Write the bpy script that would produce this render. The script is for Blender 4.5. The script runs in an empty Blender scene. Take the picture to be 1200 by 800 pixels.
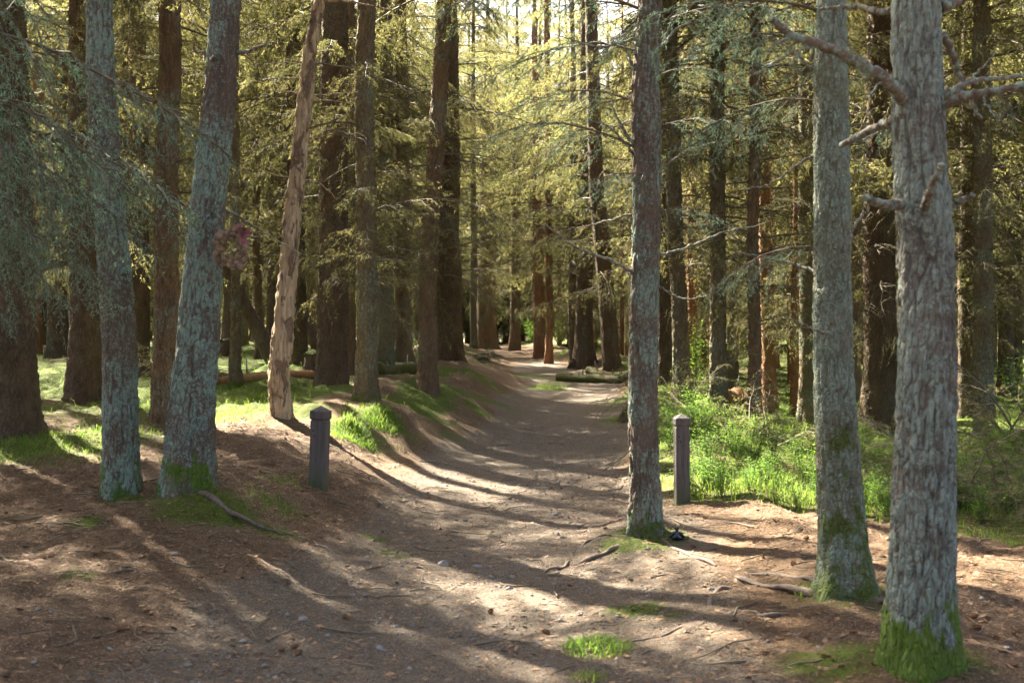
import bpy, math, random
import numpy as np
from mathutils import Vector, Matrix

# ------------------------------------------------------------------ camera, world, sun, exposure
scene = bpy.context.scene
COL = scene.collection
F_PX, CAM_H, HORIZON = 1333.0, 1.5, 400.0          # focal length in photo pixels, eye height, level horizon row

cam_d = bpy.data.cameras.new('camera')
cam_d.sensor_width = 36.0
cam_d.lens = 36.0 * F_PX / 1200.0
cam_d.clip_start, cam_d.clip_end = 0.1, 3000.0
cam_d.dof.use_dof = True
cam_d.dof.focus_distance = 13.5
cam_d.dof.aperture_fstop = 4.0
cam = bpy.data.objects.new('camera', cam_d)
cam.location = (0, 0, CAM_H)
cam.rotation_euler = (math.radians(90), 0, 0)
COL.objects.link(cam)
scene.camera = cam

SUN_AZ, SUN_EL = math.radians(-38), math.radians(44)   # azimuth from +Y towards +X
to_sun = Vector((math.sin(SUN_AZ) * math.cos(SUN_EL), math.cos(SUN_AZ) * math.cos(SUN_EL), math.sin(SUN_EL)))
world = bpy.data.worlds.new('World')
scene.world = world
world.use_nodes = True
wn = world.node_tree
wn.nodes.clear()
sky_n = wn.nodes.new('ShaderNodeTexSky')
sky_n.sky_type = 'NISHITA'
sky_n.sun_disc = False
sky_n.sun_elevation = SUN_EL
sky_n.sun_rotation = SUN_AZ % (2 * math.pi)
sky_n.air_density = 0.8
sky_n.dust_density = 5.0
sky_n.ozone_density = 0.3
bg_n = wn.nodes.new('ShaderNodeBackground')
bg_n.inputs['Strength'].default_value = 0.06
out_n = wn.nodes.new('ShaderNodeOutputWorld')
wn.links.new(sky_n.outputs[0], bg_n.inputs[0])
wn.links.new(bg_n.outputs[0], out_n.inputs[0])

sun_d = bpy.data.lights.new('sun', 'SUN')
sun_d.energy = 5.0
sun_d.angle = math.radians(0.5)
sun_d.color = (1.0, 0.92, 0.76)
sun = bpy.data.objects.new('sun', sun_d)
sun.rotation_euler = (-to_sun).to_track_quat('-Z', 'Y').to_euler()
sun.location = (-20, 25, 30)
COL.objects.link(sun)

vs = scene.view_settings
vs.view_transform = 'Standard'
vs.look = 'None'
vs.exposure = 3.6
vs.gamma = 1.0
vs.use_curve_mapping = False
cy = scene.cycles
cy.use_denoising = True
cy.max_bounces = 5
cy.diffuse_bounces = 2
cy.glossy_bounces = 2
cy.transmission_bounces = 4
cy.sample_clamp_indirect = 6.0
cy.use_adaptive_sampling = True
cy.adaptive_threshold = 0.02

R = np.random.default_rng(11)
random.seed(11)

# ------------------------------------------------------------------ noise
def _hash(ix, iy, iz, seed):
    with np.errstate(over='ignore'):
        h = (ix.astype(np.int64) * 374761393 + iy.astype(np.int64) * 668265263 + iz.astype(np.int64) * 2147483647 + seed * 974634777) & 0xffffffff
        h = ((h ^ (h >> 13)) * 1274126177) & 0xffffffff
        h = ((h ^ (h >> 16)) * 2246822519) & 0xffffffff
        h = h ^ (h >> 15)
    return (h & 0xffffff) / float(0xffffff)

def vnoise(x, y, z=None, seed=0):
    x = np.asarray(x, float); y = np.asarray(y, float)
    z = np.zeros_like(x) if z is None else np.asarray(z, float)
    xi, yi, zi = np.floor(x), np.floor(y), np.floor(z)
    fx, fy, fz = x - xi, y - yi, z - zi
    fx = fx * fx * (3 - 2 * fx); fy = fy * fy * (3 - 2 * fy); fz = fz * fz * (3 - 2 * fz)
    r = 0
    for dx in (0, 1):
        for dy in (0, 1):
            for dz in (0, 1):
                w = (fx if dx else 1 - fx) * (fy if dy else 1 - fy) * (fz if dz else 1 - fz)
                r = r + w * _hash(xi + dx, yi + dy, zi + dz, seed)
    return r * 2 - 1

def fbm(x, y, z=None, seed=0, octs=4):
    r, a = 0, 0.5
    for o in range(octs):
        k = 2.03 ** o
        r = r + a * vnoise(np.asarray(x) * k, np.asarray(y) * k, None if z is None else np.asarray(z) * k, seed + o * 17)
        a *= 0.5
    return r

def worley(P, seed=0):
    base = np.floor(P)
    f1 = np.full(len(P), 9.0); f2 = np.full(len(P), 9.0)
    for dx in (-1, 0, 1):
        for dy in (-1, 0, 1):
            for dz in (-1, 0, 1):
                c = base + (dx, dy, dz)
                q = np.stack([c[:, i] + _hash(c[:, 0], c[:, 1], c[:, 2], seed + 31 * i) for i in range(3)], 1)
                d = np.linalg.norm(P - q, axis=1)
                f2 = np.minimum(f2, np.maximum(f1, d))
                f1 = np.minimum(f1, d)
    return f1, f2

def sstep(x):
    x = np.clip(x, 0, 1)
    return x * x * (3 - 2 * x)

# ------------------------------------------------------------------ mesh helpers
def mesh_np(name, V, F, mats, midx=None, smooth=True, attrs=None):
    V = np.asarray(V, np.float32); F = np.asarray(F, np.int32)
    me = bpy.data.meshes.new(name)
    n, k = F.shape
    me.vertices.add(len(V)); me.vertices.foreach_set('co', V.ravel())
    me.loops.add(n * k); me.loops.foreach_set('vertex_index', F.ravel())
    me.polygons.add(n)
    me.polygons.foreach_set('loop_start', np.arange(n, dtype=np.int32) * k)
    if midx is not None:
        me.polygons.foreach_set('material_index', np.asarray(midx, np.int32))
    me.polygons.foreach_set('use_smooth', np.full(n, smooth, dtype=bool))
    for m in (mats if isinstance(mats, (list, tuple)) else [mats]):
        me.materials.append(m)
    if attrs:
        for an, av in attrs.items():
            a = me.attributes.new(an, 'FLOAT', 'POINT')
            a.data.foreach_set('value', np.asarray(av, np.float32))
    me.update()
    me.validate()
    return me

def link(name, data, parent=None, loc=(0, 0, 0), rot=(0, 0, 0), scl=None):
    o = bpy.data.objects.new(name, data)
    o.location = loc; o.rotation_euler = rot
    if scl is not None:
        o.scale = scl if hasattr(scl, '__len__') else (scl, scl, scl)
    if parent is not None:
        o.parent = parent
    COL.objects.link(o)
    return o

def tag(o, label=None, cat=None, group=None, kind=None):
    if label: o['label'] = label
    if cat: o['category'] = cat
    if group: o['group'] = group
    if kind: o['kind'] = kind
    return o

class Geo:
    def __init__(s):
        s.V, s.F, s.M, s.n = [], [], [], 0
    def add(s, V, F, m=0):
        V = np.asarray(V, float); F = np.asarray(F, int)
        if F.shape[1] == 4:
            F = np.concatenate([F[:, [0, 1, 2]], F[:, [0, 2, 3]]])
        s.V.append(V); s.F.append(F + s.n); s.M.append(np.full(len(F), m)); s.n += len(V)
    def arrays(s):
        return np.concatenate(s.V), np.concatenate(s.F), np.concatenate(s.M)
    def mesh(s, name, mats, smooth=True):
        V, F, M = s.arrays()
        return mesh_np(name, V, F, mats, M, smooth)

def tube(P, rad, sides=6, cap=True, seed=None, rough=0.0):
    P = np.asarray(P, float); n = len(P)
    rad = np.broadcast_to(np.asarray(rad, float), (n,))
    T = np.gradient(P, axis=0); T /= np.linalg.norm(T, axis=1)[:, None] + 1e-9
    up = np.array([0, 0, 1.0]) if abs(T[0, 2]) < 0.9 else np.array([1.0, 0, 0])
    a = np.cross(T[0], up); a /= np.linalg.norm(a)
    A = []
    for i in range(n):
        a = a - T[i] * (a @ T[i]); a = a / (np.linalg.norm(a) + 1e-9); A.append(a)
    A = np.array(A); B = np.cross(T, A)
    th = np.arange(sides) * 2 * math.pi / sides
    rr = rad[:, None] * np.ones(sides)
    if rough:
        rr = rr * (1 + rough * fbm(np.cos(th)[None, :] * 1.5 + 0 * rr, np.sin(th)[None, :] * 1.5 + 0 * rr, np.linspace(0, 5.5, n)[:, None] + 0 * rr, seed or 0))
    V = P[:, None, :] + rr[:, :, None] * (np.cos(th)[None, :, None] * A[:, None, :] + np.sin(th)[None, :, None] * B[:, None, :])
    V = V.reshape(-1, 3)
    i = np.arange(n - 1)[:, None] * sides; j = np.arange(sides)[None, :]; j2 = (j + 1) % sides
    F = np.stack([i + j, i + j2, i + sides + j2, i + sides + j], -1).reshape(-1, 4)
    F = np.concatenate([F[:, [0, 1, 2]], F[:, [0, 2, 3]]])
    if cap:
        c0, c1 = len(V), len(V) + 1
        V = np.concatenate([V, P[:1], P[-1:]])
        jj = np.arange(sides); j2 = (jj + 1) % sides
        e = (n - 1) * sides
        F = np.concatenate([F, np.stack([np.full(sides, c0), j2, jj], 1), np.stack([np.full(sides, c1), e + jj, e + j2], 1)])
    return V, F

def smooth_curve(P, n):
    """Catmull-Rom through the control points (any dimension)."""
    P = np.asarray(P, float)
    if len(P) == 2:
        t = np.linspace(0, 1, n)[:, None]
        return P[0] * (1 - t) + P[1] * t
    Q = np.vstack([2 * P[0] - P[1], P, 2 * P[-1] - P[-2]])
    t = np.linspace(0, len(P) - 1 - 1e-6, n); i = t.astype(int); f = (t - i)[:, None]
    a, b, c, d = Q[i], Q[i + 1], Q[i + 2], Q[i + 3]
    return 0.5 * (2 * b + (c - a) * f + (2 * a - 5 * b + 4 * c - d) * f ** 2 + (3 * b - a - 3 * c + d) * f ** 3)

# ------------------------------------------------------------------ terrain
def ip(Y, tab):
    xs, ys = zip(*tab)
    d = np.linspace(-40, 160, 2001)
    return np.interp(Y, d, np.convolve(np.pad(np.interp(d, xs, ys), 12, mode='edge'), np.ones(25) / 25, 'valid'))

T_XC = [(-40, -2.0), (0, -.45), (5, -.22), (8, -.05), (12, .18), (16, .6), (20, 1.0), (23, 1.12), (27, .85), (32, .35), (45, -.6), (160, -6)]
T_HW = [(-40, 1.8), (5, 1.55), (8, 1.35), (12, 1.2), (20, 1.05), (26, .8), (32, .55), (160, .5)]
T_ZP = [(-40, .05), (7, 0), (10, .04), (12, .10), (16, .30), (23, .64), (30, .95), (38, 1.14), (50, 1.28), (160, 1.5)]
T_ZL = [(-40, .1), (4, .12), (7, .28), (8.5, .40), (11, .57), (13, .68), (16, .86), (22, 1.12), (30, 1.25), (45, 1.42), (160, 1.7)]
T_ZR = [(-40, .0), (5, .02), (8, .12), (10, .10), (15, .10), (20, .16), (25, .28), (32, .45), (45, .75), (80, 1.2), (160, 1.5)]
MOUNDS = []     # (x, y, radius, height)

def path_u(X, Y):
    return X - ip(Y, T_XC) - 0.12 * np.sin(Y * 0.9)

def height(X, Y, fine=True):
    X = np.asarray(X, float); Y = np.asarray(Y, float)
    u = path_u(X, Y)
    z = ip(Y, T_ZP) + 0.05 * np.clip(np.abs(u) / 1.2, 0, 1.6) ** 2
    wob = 0.25 * vnoise(X * .4, Y * .5, seed=5)
    wl = sstep((-u - 0.75 + wob) / 1.75)
    wr = sstep((u - 1.9 + wob) / 2.2)
    z = z * (1 - wl) + ip(Y, T_ZL) * wl
    z = z * (1 - wr) + ip(Y, T_ZR) * wr
    berm = ip(Y, [(-40, 0), (9, .02), (11, .12), (14, .2), (22, .22), (28, .12), (34, 0), (160, 0)])
    z = z + berm * sstep((u - 0.9) / 0.5) * (1 - sstep((u - 1.9) / 1.2))
    bermL = ip(Y, [(-40, 0), (12, 0), (16, .03), (24, .04), (30, .02), (160, 0)])
    z = z + bermL * sstep((-u - 1.1) / 0.8) * (1 - sstep((-u - 2.2) / 1.0))
    for (mx, my, mr, mh) in MOUNDS:
        d2 = ((X - mx) ** 2 + (Y - my) ** 2) / mr ** 2
        z = z + mh * np.exp(-d2)
    off = sstep((np.abs(u) - 0.8) / 1.2)
    amp = ip(Y, [(-40, .03), (8, .035), (12, .10), (20, .17), (40, .28), (160, .5)])
    z = z + amp * off * fbm(X * .8, Y * .8, seed=2, octs=3)
    bank = sstep((np.abs(u) - 0.55) / .8) * sstep((Y - 10) / 3) * (1 - sstep((Y - 40) / 20))
    z = z + bank * (.13 * fbm(X * 1.5 + 3, Y * .9, seed=41, octs=3) + .05 * np.abs(fbm(X * 3.1, Y * 2.2, seed=42, octs=2)))
    if fine:
        z = z + (0.020 + 0.045 * off) * fbm(X * 3.2, Y * 3.2, seed=3, octs=3) + 0.012 * fbm(X * 13, Y * 13, seed=4, octs=2)
    return z

def hit(px, py):
    """Where the sight line through a photo pixel meets the terrain."""
    Y = np.concatenate([np.arange(3, 40, .02), np.arange(40, 150, .2)])
    X = (px - 600) / F_PX * Y
    Z = CAM_H - (py - HORIZON) / F_PX * Y
    below = np.nonzero(Z <= height(X, Y, False))[0]
    i = below[0] if len(below) else len(Y) - 1
    return float(X[i]), float(Y[i]), float(height(X[i:i + 1], Y[i:i + 1])[0])

def at(px, py, Y):
    return np.array([(px - 600) / F_PX * Y, Y, CAM_H - (py - HORIZON) / F_PX * Y])

def ground_z(x, y):
    return float(height(np.array([x]), np.array([y]))[0])

for (px, py, mr, mh) in [(225, 572, .42, .10), (252, 588, .30, .10), (757, 624, .34, .13), (735, 636, .3, .05), (1085, 775, .35, .05), (995, 690, .5, .06),
                         (880, 615, .7, .06), (412, 506, .22, .15), (447, 492, .22, .15), (390, 480, .3, .05), (690, 440, .6, .15)]:
    x, y, z = hit(px, py)
    MOUNDS.append((x, y, mr, mh))

# ------------------------------------------------------------------ materials
def new_mat(name):
    m = bpy.data.materials.new(name); m.use_nodes = True
    nt = m.node_tree; nt.nodes.clear()
    return m, nt

class N:
    """Tiny node-graph helper."""
    def __init__(s, nt): s.nt = nt
    def n(s, t, **kw):
        nd = s.nt.nodes.new(t)
        for k, v in kw.items(): setattr(nd, k, v)
        return nd
    def l(s, a, b): s.nt.links.new(a, b)
    def val(s, sock, v):
        if hasattr(v, 'is_output') or isinstance(v, bpy.types.NodeSocket): s.l(v, sock)
        else: sock.default_value = v
    def mix(s, f, a, b):
        m = s.n('ShaderNodeMix', data_type='RGBA')
        s.val(m.inputs[0], f)
        for i, v in ((6, a), (7, b)):
            s.val(m.inputs[i], v if not isinstance(v, tuple) else (*v, 1))
        return m.outputs[2]
    def math(s, op, a, b=0.0, c=None, clamp=False):
        m = s.n('ShaderNodeMath', operation=op); m.use_clamp = clamp
        s.val(m.inputs[0], a); s.val(m.inputs[1], b)
        if c is not None: s.val(m.inputs[2], c)
        return m.outputs[0]
    def remap(s, v, a, b, c=0.0, d=1.0):
        m = s.n('ShaderNodeMapRange'); m.clamp = True
        s.val(m.inputs[0], v)
        for i, q in enumerate((a, b, c, d)): m.inputs[i + 1].default_value = q
        return m.outputs[0]
    def noise(s, vec, scale, detail=4, rough=.55, dist=0.0):
        t = s.n('ShaderNodeTexNoise'); t.inputs['Scale'].default_value = scale
        t.inputs['Detail'].default_value = detail; t.inputs['Roughness'].default_value = rough
        t.inputs['Distortion'].default_value = dist
        s.l(vec, t.inputs['Vector']); return t.outputs['Fac']
    def voro(s, vec, scale, feature='F1', out='Distance'):
        t = s.n('ShaderNodeTexVoronoi', feature=feature); t.inputs['Scale'].default_value = scale
        s.l(vec, t.inputs['Vector']); return t.outputs[out]
    def attr(s, name):
        a = s.n('ShaderNodeAttribute'); a.attribute_name = name; return a.outputs['Fac']
    def coords(s, scale=(1, 1, 1), rnd=True):
        tc = s.n('ShaderNodeTexCoord')
        v = tc.outputs['Object']
        if rnd:
            oi = s.n('ShaderNodeObjectInfo')
            k = s.math('MULTIPLY', oi.outputs['Random'], 37.0)
            ad = s.n('ShaderNodeVectorMath', operation='ADD')
            s.l(v, ad.inputs[0]); s.l(k, ad.inputs[1]); v2 = ad.outputs[0]
        else: v2 = v
        mp = s.n('ShaderNodeMapping'); mp.inputs['Scale'].default_value = scale
        s.l(v2, mp.inputs['Vector'])
        return v, v2, mp.outputs[0]
    def finish(s, col, rough=.9, bump=None, bstr=.5, bdist=.01, transl=None, tcol=None, spec=.25):
        p = s.n('ShaderNodeBsdfPrincipled')
        s.val(p.inputs['Base Color'], col if not isinstance(col, tuple) else (*col, 1))
        s.val(p.inputs['Roughness'], rough)
        p.inputs['Specular IOR Level'].default_value = spec
        if bump is not None:
            b = s.n('ShaderNodeBump'); b.inputs['Strength'].default_value = bstr; b.inputs['Distance'].default_value = bdist
            s.l(bump, b.inputs['Height']); s.l(b.outputs[0], p.inputs['Normal'])
        sh = p.outputs[0]
        if transl:
            t = s.n('ShaderNodeBsdfTranslucent'); s.val(t.inputs[0], tcol if not isinstance(tcol, tuple) else (*tcol, 1))
            mx = s.n('ShaderNodeMixShader'); mx.inputs[0].default_value = transl
            s.l(sh, mx.inputs[1]); s.l(t.outputs[0], mx.inputs[2]); sh = mx.outputs[0]
        o = s.n('ShaderNodeOutputMaterial'); s.l(sh, o.inputs[0])

def bark(name, c1, c2, lichen, lich_lo, lich_hi, moss_h=0.0, vscale=26, stretch=.3, crack_attr=False, moss_col=(.075, .13, .008), spots=.0, patchy=True):
    m, nt = new_mat(name); g = N(nt)
    obj, rv, sv = g.coords((1, 1, stretch))
    n1 = g.noise(sv, 9, 6, .62, .4)
    n2 = g.noise(rv, 3.1, 4)
    edge = g.voro(sv, vscale, 'DISTANCE_TO_EDGE')
    col = g.mix(g.remap(n1, .3, .7), c1, c2)
    warm = g.mix(g.remap(n2, .35, .7), (1, 1, 1), (1.07, .99, .90))
    mul = g.n('ShaderNodeMix', data_type='RGBA', blend_type='MULTIPLY'); mul.inputs[0].default_value = 1
    g.l(col, mul.inputs[6]); g.l(warm, mul.inputs[7]); col = mul.outputs[2]
    # lichen crust: blotchy patches, only on the outer plates
    ln = g.noise(rv, 38, 10, .74, .8)
    big = g.noise(rv, 1.7, 3)
    lm = g.math('MULTIPLY_ADD', big, .8, ln)
    lm = g.remap(lm, lich_lo + .40, lich_hi + .40)
    sp = g.remap(g.voro(rv, 70), .22, .14)
    if crack_attr:
        keep = g.remap(g.math('MULTIPLY_ADD', g.noise(rv, 30, 3), .6, g.attr('crack')), .35, .7)
    else:
        keep = g.remap(edge, .03, .10)
    lm = g.math('MULTIPLY', lm, keep)
    lcol = g.mix(g.remap(g.noise(rv, 45, 3), .35, .65), tuple(c * .72 for c in lichen), lichen)
    col = g.mix(g.math('MULTIPLY', lm, .92), col, lcol)
    if spots:
        col = g.mix(g.math('MULTIPLY', sp, spots), col, tuple(min(.6, c * 1.4) for c in lichen))
    if moss_h:
        sx = g.n('ShaderNodeSeparateXYZ'); g.l(obj, sx.inputs[0])
        mn = g.math('ADD', g.remap(g.noise(sv, 16, 6, .65), .3, .7), g.math('MULTIPLY', g.remap(g.noise(rv, 5, 2), .3, .7), .8))
        mz = g.math('MULTIPLY_ADD', mn, moss_h, g.math('MULTIPLY', sx.outputs[2], -1))
        mm = g.math('MULTIPLY', g.remap(mz, .0, moss_h * .25), g.remap(g.noise(rv, 60, 4, .7), .25, .5, .55, .95))
        if patchy: mm = g.math('MULTIPLY', mm, g.remap(g.noise(rv, 6.5, 4, .65), .42, .56))
        mcol = g.mix(g.noise(rv, 40, 4), tuple(c * .5 for c in moss_col), tuple(c * 1.6 for c in moss_col))
        col = g.mix(mm, col, mcol)
    bmp = g.math('ADD', g.math('MULTIPLY', g.remap(edge, 0, .16), 1.0), g.math('MULTIPLY', g.noise(sv, 55, 5, .7), .9))
    g.finish(col, .88, bmp, .9, .008 if crack_attr else .014)
    return m

M = {}
M['bark_lichen'] = bark('bark_lichen', (.068, .052, .042), (.135, .10, .08), (.215, .30, .25), .44, .54, .22, 30, .3, True, spots=.5, moss_col=(.06, .105, .008))
M['bark_grey'] = bark('bark_grey', (.058, .051, .043), (.142, .128, .108), (.235, .275, .23), .44, .52, .30, 44, .3, True, moss_col=(.072, .115, .007), patchy=False, spots=.25)
M['bark_smooth'] = bark('bark_smooth', (.085, .082, .056), (.155, .148, .105), (.22, .27, .21), .45, .56, .75, 48, .5, True, spots=.45, moss_col=(.06, .08, .01))
M['bark_path'] = bark('bark_path', (.075, .056, .042), (.15, .112, .085), (.21, .28, .225), .46, .55, .14, 40, .3, True, moss_col=(.05, .075, .01), spots=.3)
M['bark_dark'] = bark('bark_dark', (.06, .042, .026), (.125, .086, .052), (.15, .17, .12), .55, .70, .0, 24, .45, spots=.35)
M['bark_brown'] = bark('bark_brown', (.10, .068, .04), (.19, .128, .075), (.20, .23, .17), .52, .66, .0, 24, .4, spots=.4)
M['bark_olive'] = bark('bark_olive', (.10, .078, .045), (.17, .135, .08), (.21, .25, .18), .47, .62, .12, 26, .45, spots=.45)
M['bark_red'] = bark('bark_red', (.17, .085, .045), (.27, .145, .075), (.24, .22, .15), .66, .8, .0, 18, .35)

def snag_material():
    m, nt = new_mat('snag_wood'); g = N(nt)
    obj, rv, sv = g.coords((1, 1, .06))
    n1 = g.noise(sv, 30, 6, .65, .3)
    col = g.mix(g.remap(n1, .3, .7), (.26, .185, .11), (.48, .38, .26))
    mp2 = g.n('ShaderNodeMapping'); mp2.inputs['Scale'].default_value = (1, 1, .35); g.l(rv, mp2.inputs['Vector'])
    patch = g.remap(g.noise(mp2.outputs[0], 7, 7, .7, .5), .53, .57)
    col = g.mix(patch, col, g.mix(g.remap(g.noise(rv, 30, 4), .3, .7), (.13, .085, .058), (.24, .165, .12)))
    cr = g.remap(g.noise(sv, 75, 3, .6), .30, .42)
    b_ = g.math('ADD', g.math('MULTIPLY', cr, 1.0), g.math('MULTIPLY', patch, 1.2))
    col = g.mix(g.math('MULTIPLY', g.math('SUBTRACT', 1.0, cr), .6), col, (.12, .075, .04))
    g.finish(col, .8, b_, .9, .014)
    return m
M['snag'] = snag_material()

def limb_material():
    m, nt = new_mat('dead_limb'); g = N(nt)
    obj, rv, sv = g.coords((1, 1, 1))
    n1 = g.noise(rv, 22, 5, .65)
    col = g.mix(g.remap(n1, .3, .7), (.085, .06, .045), (.19, .145, .11))
    col = g.mix(g.remap(g.noise(rv, 34, 8, .7), .48, .58), col, (.20, .26, .21))
    g.finish(col, .88, n1, .8, .01)
    return m
M['limb'] = limb_material()

def leafy(name, cA, cB, tA, tB, transl=.45, scale=1.5):
    m, nt = new_mat(name); g = N(nt)
    geo = g.n('ShaderNodeNewGeometry')
    oi = g.n('ShaderNodeObjectInfo')
    ad = g.n('ShaderNodeVectorMath', operation='ADD'); g.l(geo.outputs['Position'], ad.inputs[0])
    n = g.noise(ad.outputs[0], scale, 3, .6)
    f = g.remap(n, .32, .68)
    f2 = g.math('ADD', g.math('MULTIPLY', f, .7), g.math('MULTIPLY', oi.outputs['Random'], .3))
    g.finish(g.mix(f2, cA, cB), .75, None, transl=transl, tcol=g.mix(f2, tA, tB), spec=.3)
    return m
M['needle'] = leafy('spruce_needles', (.045, .064, .030), (.098, .110, .050), (.17, .195, .06), (.42, .365, .13), .52)
M['needle_teal'] = leafy('lichened_needles', (.13, .235, .165), (.28, .42, .30), (.10, .19, .10), (.20, .30, .16), .34, 5)
M['twig'] = leafy('twig_bark', (.075, .055, .035), (.14, .11, .07), (.1, .08, .05), (.1, .08, .05), .05, 2)
M['dead_twig'] = leafy('dead_twig', (.13, .10, .065), (.20, .165, .11), (.15, .11, .06), (.15, .11, .06), .1, 2)
M['grass'] = leafy('grass_blades', (.05, .115, .016), (.16, .205, .045), (.12, .25, .02), (.31, .38, .07), .5, 9)
M['dry_grass'] = leafy('dry_grass', (.20, .17, .08), (.30, .26, .13), (.22, .18, .07), (.3, .25, .1), .35, 3)
M['leaf'] = leafy('shrub_leaves', (.06, .13, .016), (.13, .23, .04), (.14, .30, .02), (.30, .46, .06), .5, 3)
M['fern'] = leafy('young_spruce_needles', (.04, .085, .045), (.07, .13, .07), (.05, .11, .04), (.08, .15, .06), .35, 3)
M['moss'] = leafy('moss_tips', (.07, .115, .008), (.15, .20, .02), (.12, .20, .01), (.25, .32, .03), .35, 2.5)
M['litter'] = leafy('needle_litter', (.07, .035, .018), (.34, .20, .11), (.1, .05, .02), (.1, .05, .02), .05, 45)

def ground_material():
    m, nt = new_mat('forest_floor'); g = N(nt)
    geo = g.n('ShaderNodeNewGeometry'); P = geo.outputs['Position']
    n_f = g.noise(P, 60, 6, .7); n_m = g.noise(P, 9, 5, .6); n_l = g.noise(P, 1.3, 4, .6)
    n_s = g.noise(P, 220, 3, .6)
    litter = g.mix(g.remap(n_f, .3, .7), (.074, .042, .021), (.20, .12, .062))
    litter = g.mix(g.remap(n_l, .35, .7), litter, (.125, .082, .05))
    dirt = g.mix(g.remap(n_f, .3, .7), (.080, .062, .045), (.20, .162, .122))
    dirt = g.mix(g.remap(n_m, .45, .7), dirt, (.145, .115, .086))
    pw = g.remap(g.math('MULTIPLY_ADD', g.math('SUBTRACT', n_m, .5), .9, g.attr('path_weight')), .35, .65)
    col = g.mix(pw, litter, dirt)
    # small stones and grit in the trodden soil
    vs_ = g.voro(P, 48, 'F1'); vr = g.voro(P, 48, 'F1', 'Color')
    sepc = g.n('ShaderNodeSeparateColor'); g.l(vr, sepc.inputs[0])
    grit = g.math('MULTIPLY', g.remap(vs_, .34, .24), g.math('MULTIPLY', g.math('GREATER_THAN', sepc.outputs[0], .80), g.remap(g.attr('path_weight'), .3, .7)))
    col = g.mix(g.math('MULTIPLY', grit, .85), col, g.mix(sepc.outputs[1], (.14, .12, .11), (.33, .30, .28)))
    # pale and dark flecks: needles, bark crumbs
    fl = g.voro(P, 130, 'F1', 'Color'); sp2 = g.n('ShaderNodeSeparateColor'); g.l(fl, sp2.inputs[0])
    col = g.mix(g.math('MULTIPLY', g.math('GREATER_THAN', sp2.outputs[0], .88), .65), col, (.055, .035, .024))
    col = g.mix(g.math('MULTIPLY', g.math('LESS_THAN', sp2.outputs[0], .10), .6), col, (.33, .23, .15))
    mw = g.remap(g.math('MULTIPLY_ADD', g.math('SUBTRACT', g.math('MULTIPLY_ADD', n_f, .5, g.math('MULTIPLY', n_m, .5)), .5), 2.2, g.attr('moss_weight')), .22, .62)
    mcol = g.mix(g.remap(n_f, .3, .7), (.036, .066, .005), (.11, .15, .012))
    col = g.mix(g.math('MULTIPLY', mw, .9), col, mcol)
    b = g.math('ADD', g.math('MULTIPLY', n_f, 1.0), g.math('MULTIPLY', n_s, .5))
    b = g.math('ADD', b, g.math('MULTIPLY', grit, .6)); b = g.math('ADD', b, g.math('MULTIPLY', g.noise(P, 22, 4, .6), 1.2))
    g.finish(col, .92, b, 1.0, .022, spec=.2)
    return m
M['ground'] = ground_material()

def simple(name, c1, c2, scale=12, stretch=(1, 1, 1), rough=.85, bstr=.5, bdist=.004, spec=.3):
    m, nt = new_mat(name); g = N(nt)
    obj, rv, sv = g.coords(stretch)
    n1 = g.noise(sv, scale, 6, .62, .3)
    g.finish(g.mix(g.remap(n1, .28, .72), c1, c2), rough, n1, bstr, bdist, spec=spec)
    return m
M['stone'] = simple('stone', (.13, .115, .105), (.30, .27, .25), 25)
def post_material():
    m, nt = new_mat('stained_post_wood'); g = N(nt)
    obj, rv, sv = g.coords((1, 1, .05))
    n1 = g.noise(sv, 34, 7, .68, .4)
    col = g.mix(g.remap(n1, .28, .72), (.050, .042, .040), (.148, .124, .118))
    col = g.mix(g.remap(g.noise(rv, 7, 5, .65), .5, .7), col, (.11, .105, .085))
    crk = g.remap(g.noise(sv, 80, 2, .5), .30, .36)
    col = g.mix(g.math('SUBTRACT', 1, crk), col, (.022, .017, .016))
    sx = g.n('ShaderNodeSeparateXYZ'); g.l(obj, sx.inputs[0])
    al = g.remap(g.math('MULTIPLY_ADD', g.noise(rv, 14, 5), .35, g.math('MULTIPLY', sx.outputs[2], -1)), -.02, .12)
    col = g.mix(g.math('MULTIPLY', al, .7), col, (.075, .085, .04))
    g.finish(col, .75, g.math('ADD', n1, crk), .9, .006)
    return m
M['post'] = post_material()
M['hole'] = simple('dark_hole', (.008, .007, .006), (.015, .012, .01))
M['cone'] = simple('cone_scales', (.10, .045, .022), (.24, .125, .065), 60)
M['wreath'] = simple('wreath_cones', (.18, .125, .08), (.37, .275, .19), 40)
M['ribbon'] = simple('red_ribbon', (.16, .04, .045), (.25, .085, .085), 20, rough=.5)
M['bag'] = simple('black_plastic', (.006, .007, .012), (.014, .016, .026), 30, rough=.25, spec=.6)
M['root'] = simple('root_bark', (.07, .05, .038), (.17, .128, .10), 40, (1, 1, 1), .85, .8, .008)
M['mosslog'] = bark('mossy_log', (.08, .055, .035), (.15, .105, .07), (.09, .13, .02), .40, .55, .0, 20, .5)
M['rotwood'] = simple('rotten_wood', (.16, .08, .035), (.36, .20, .09), 18, (1, 1, .3), .9, .8, .01)

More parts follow.
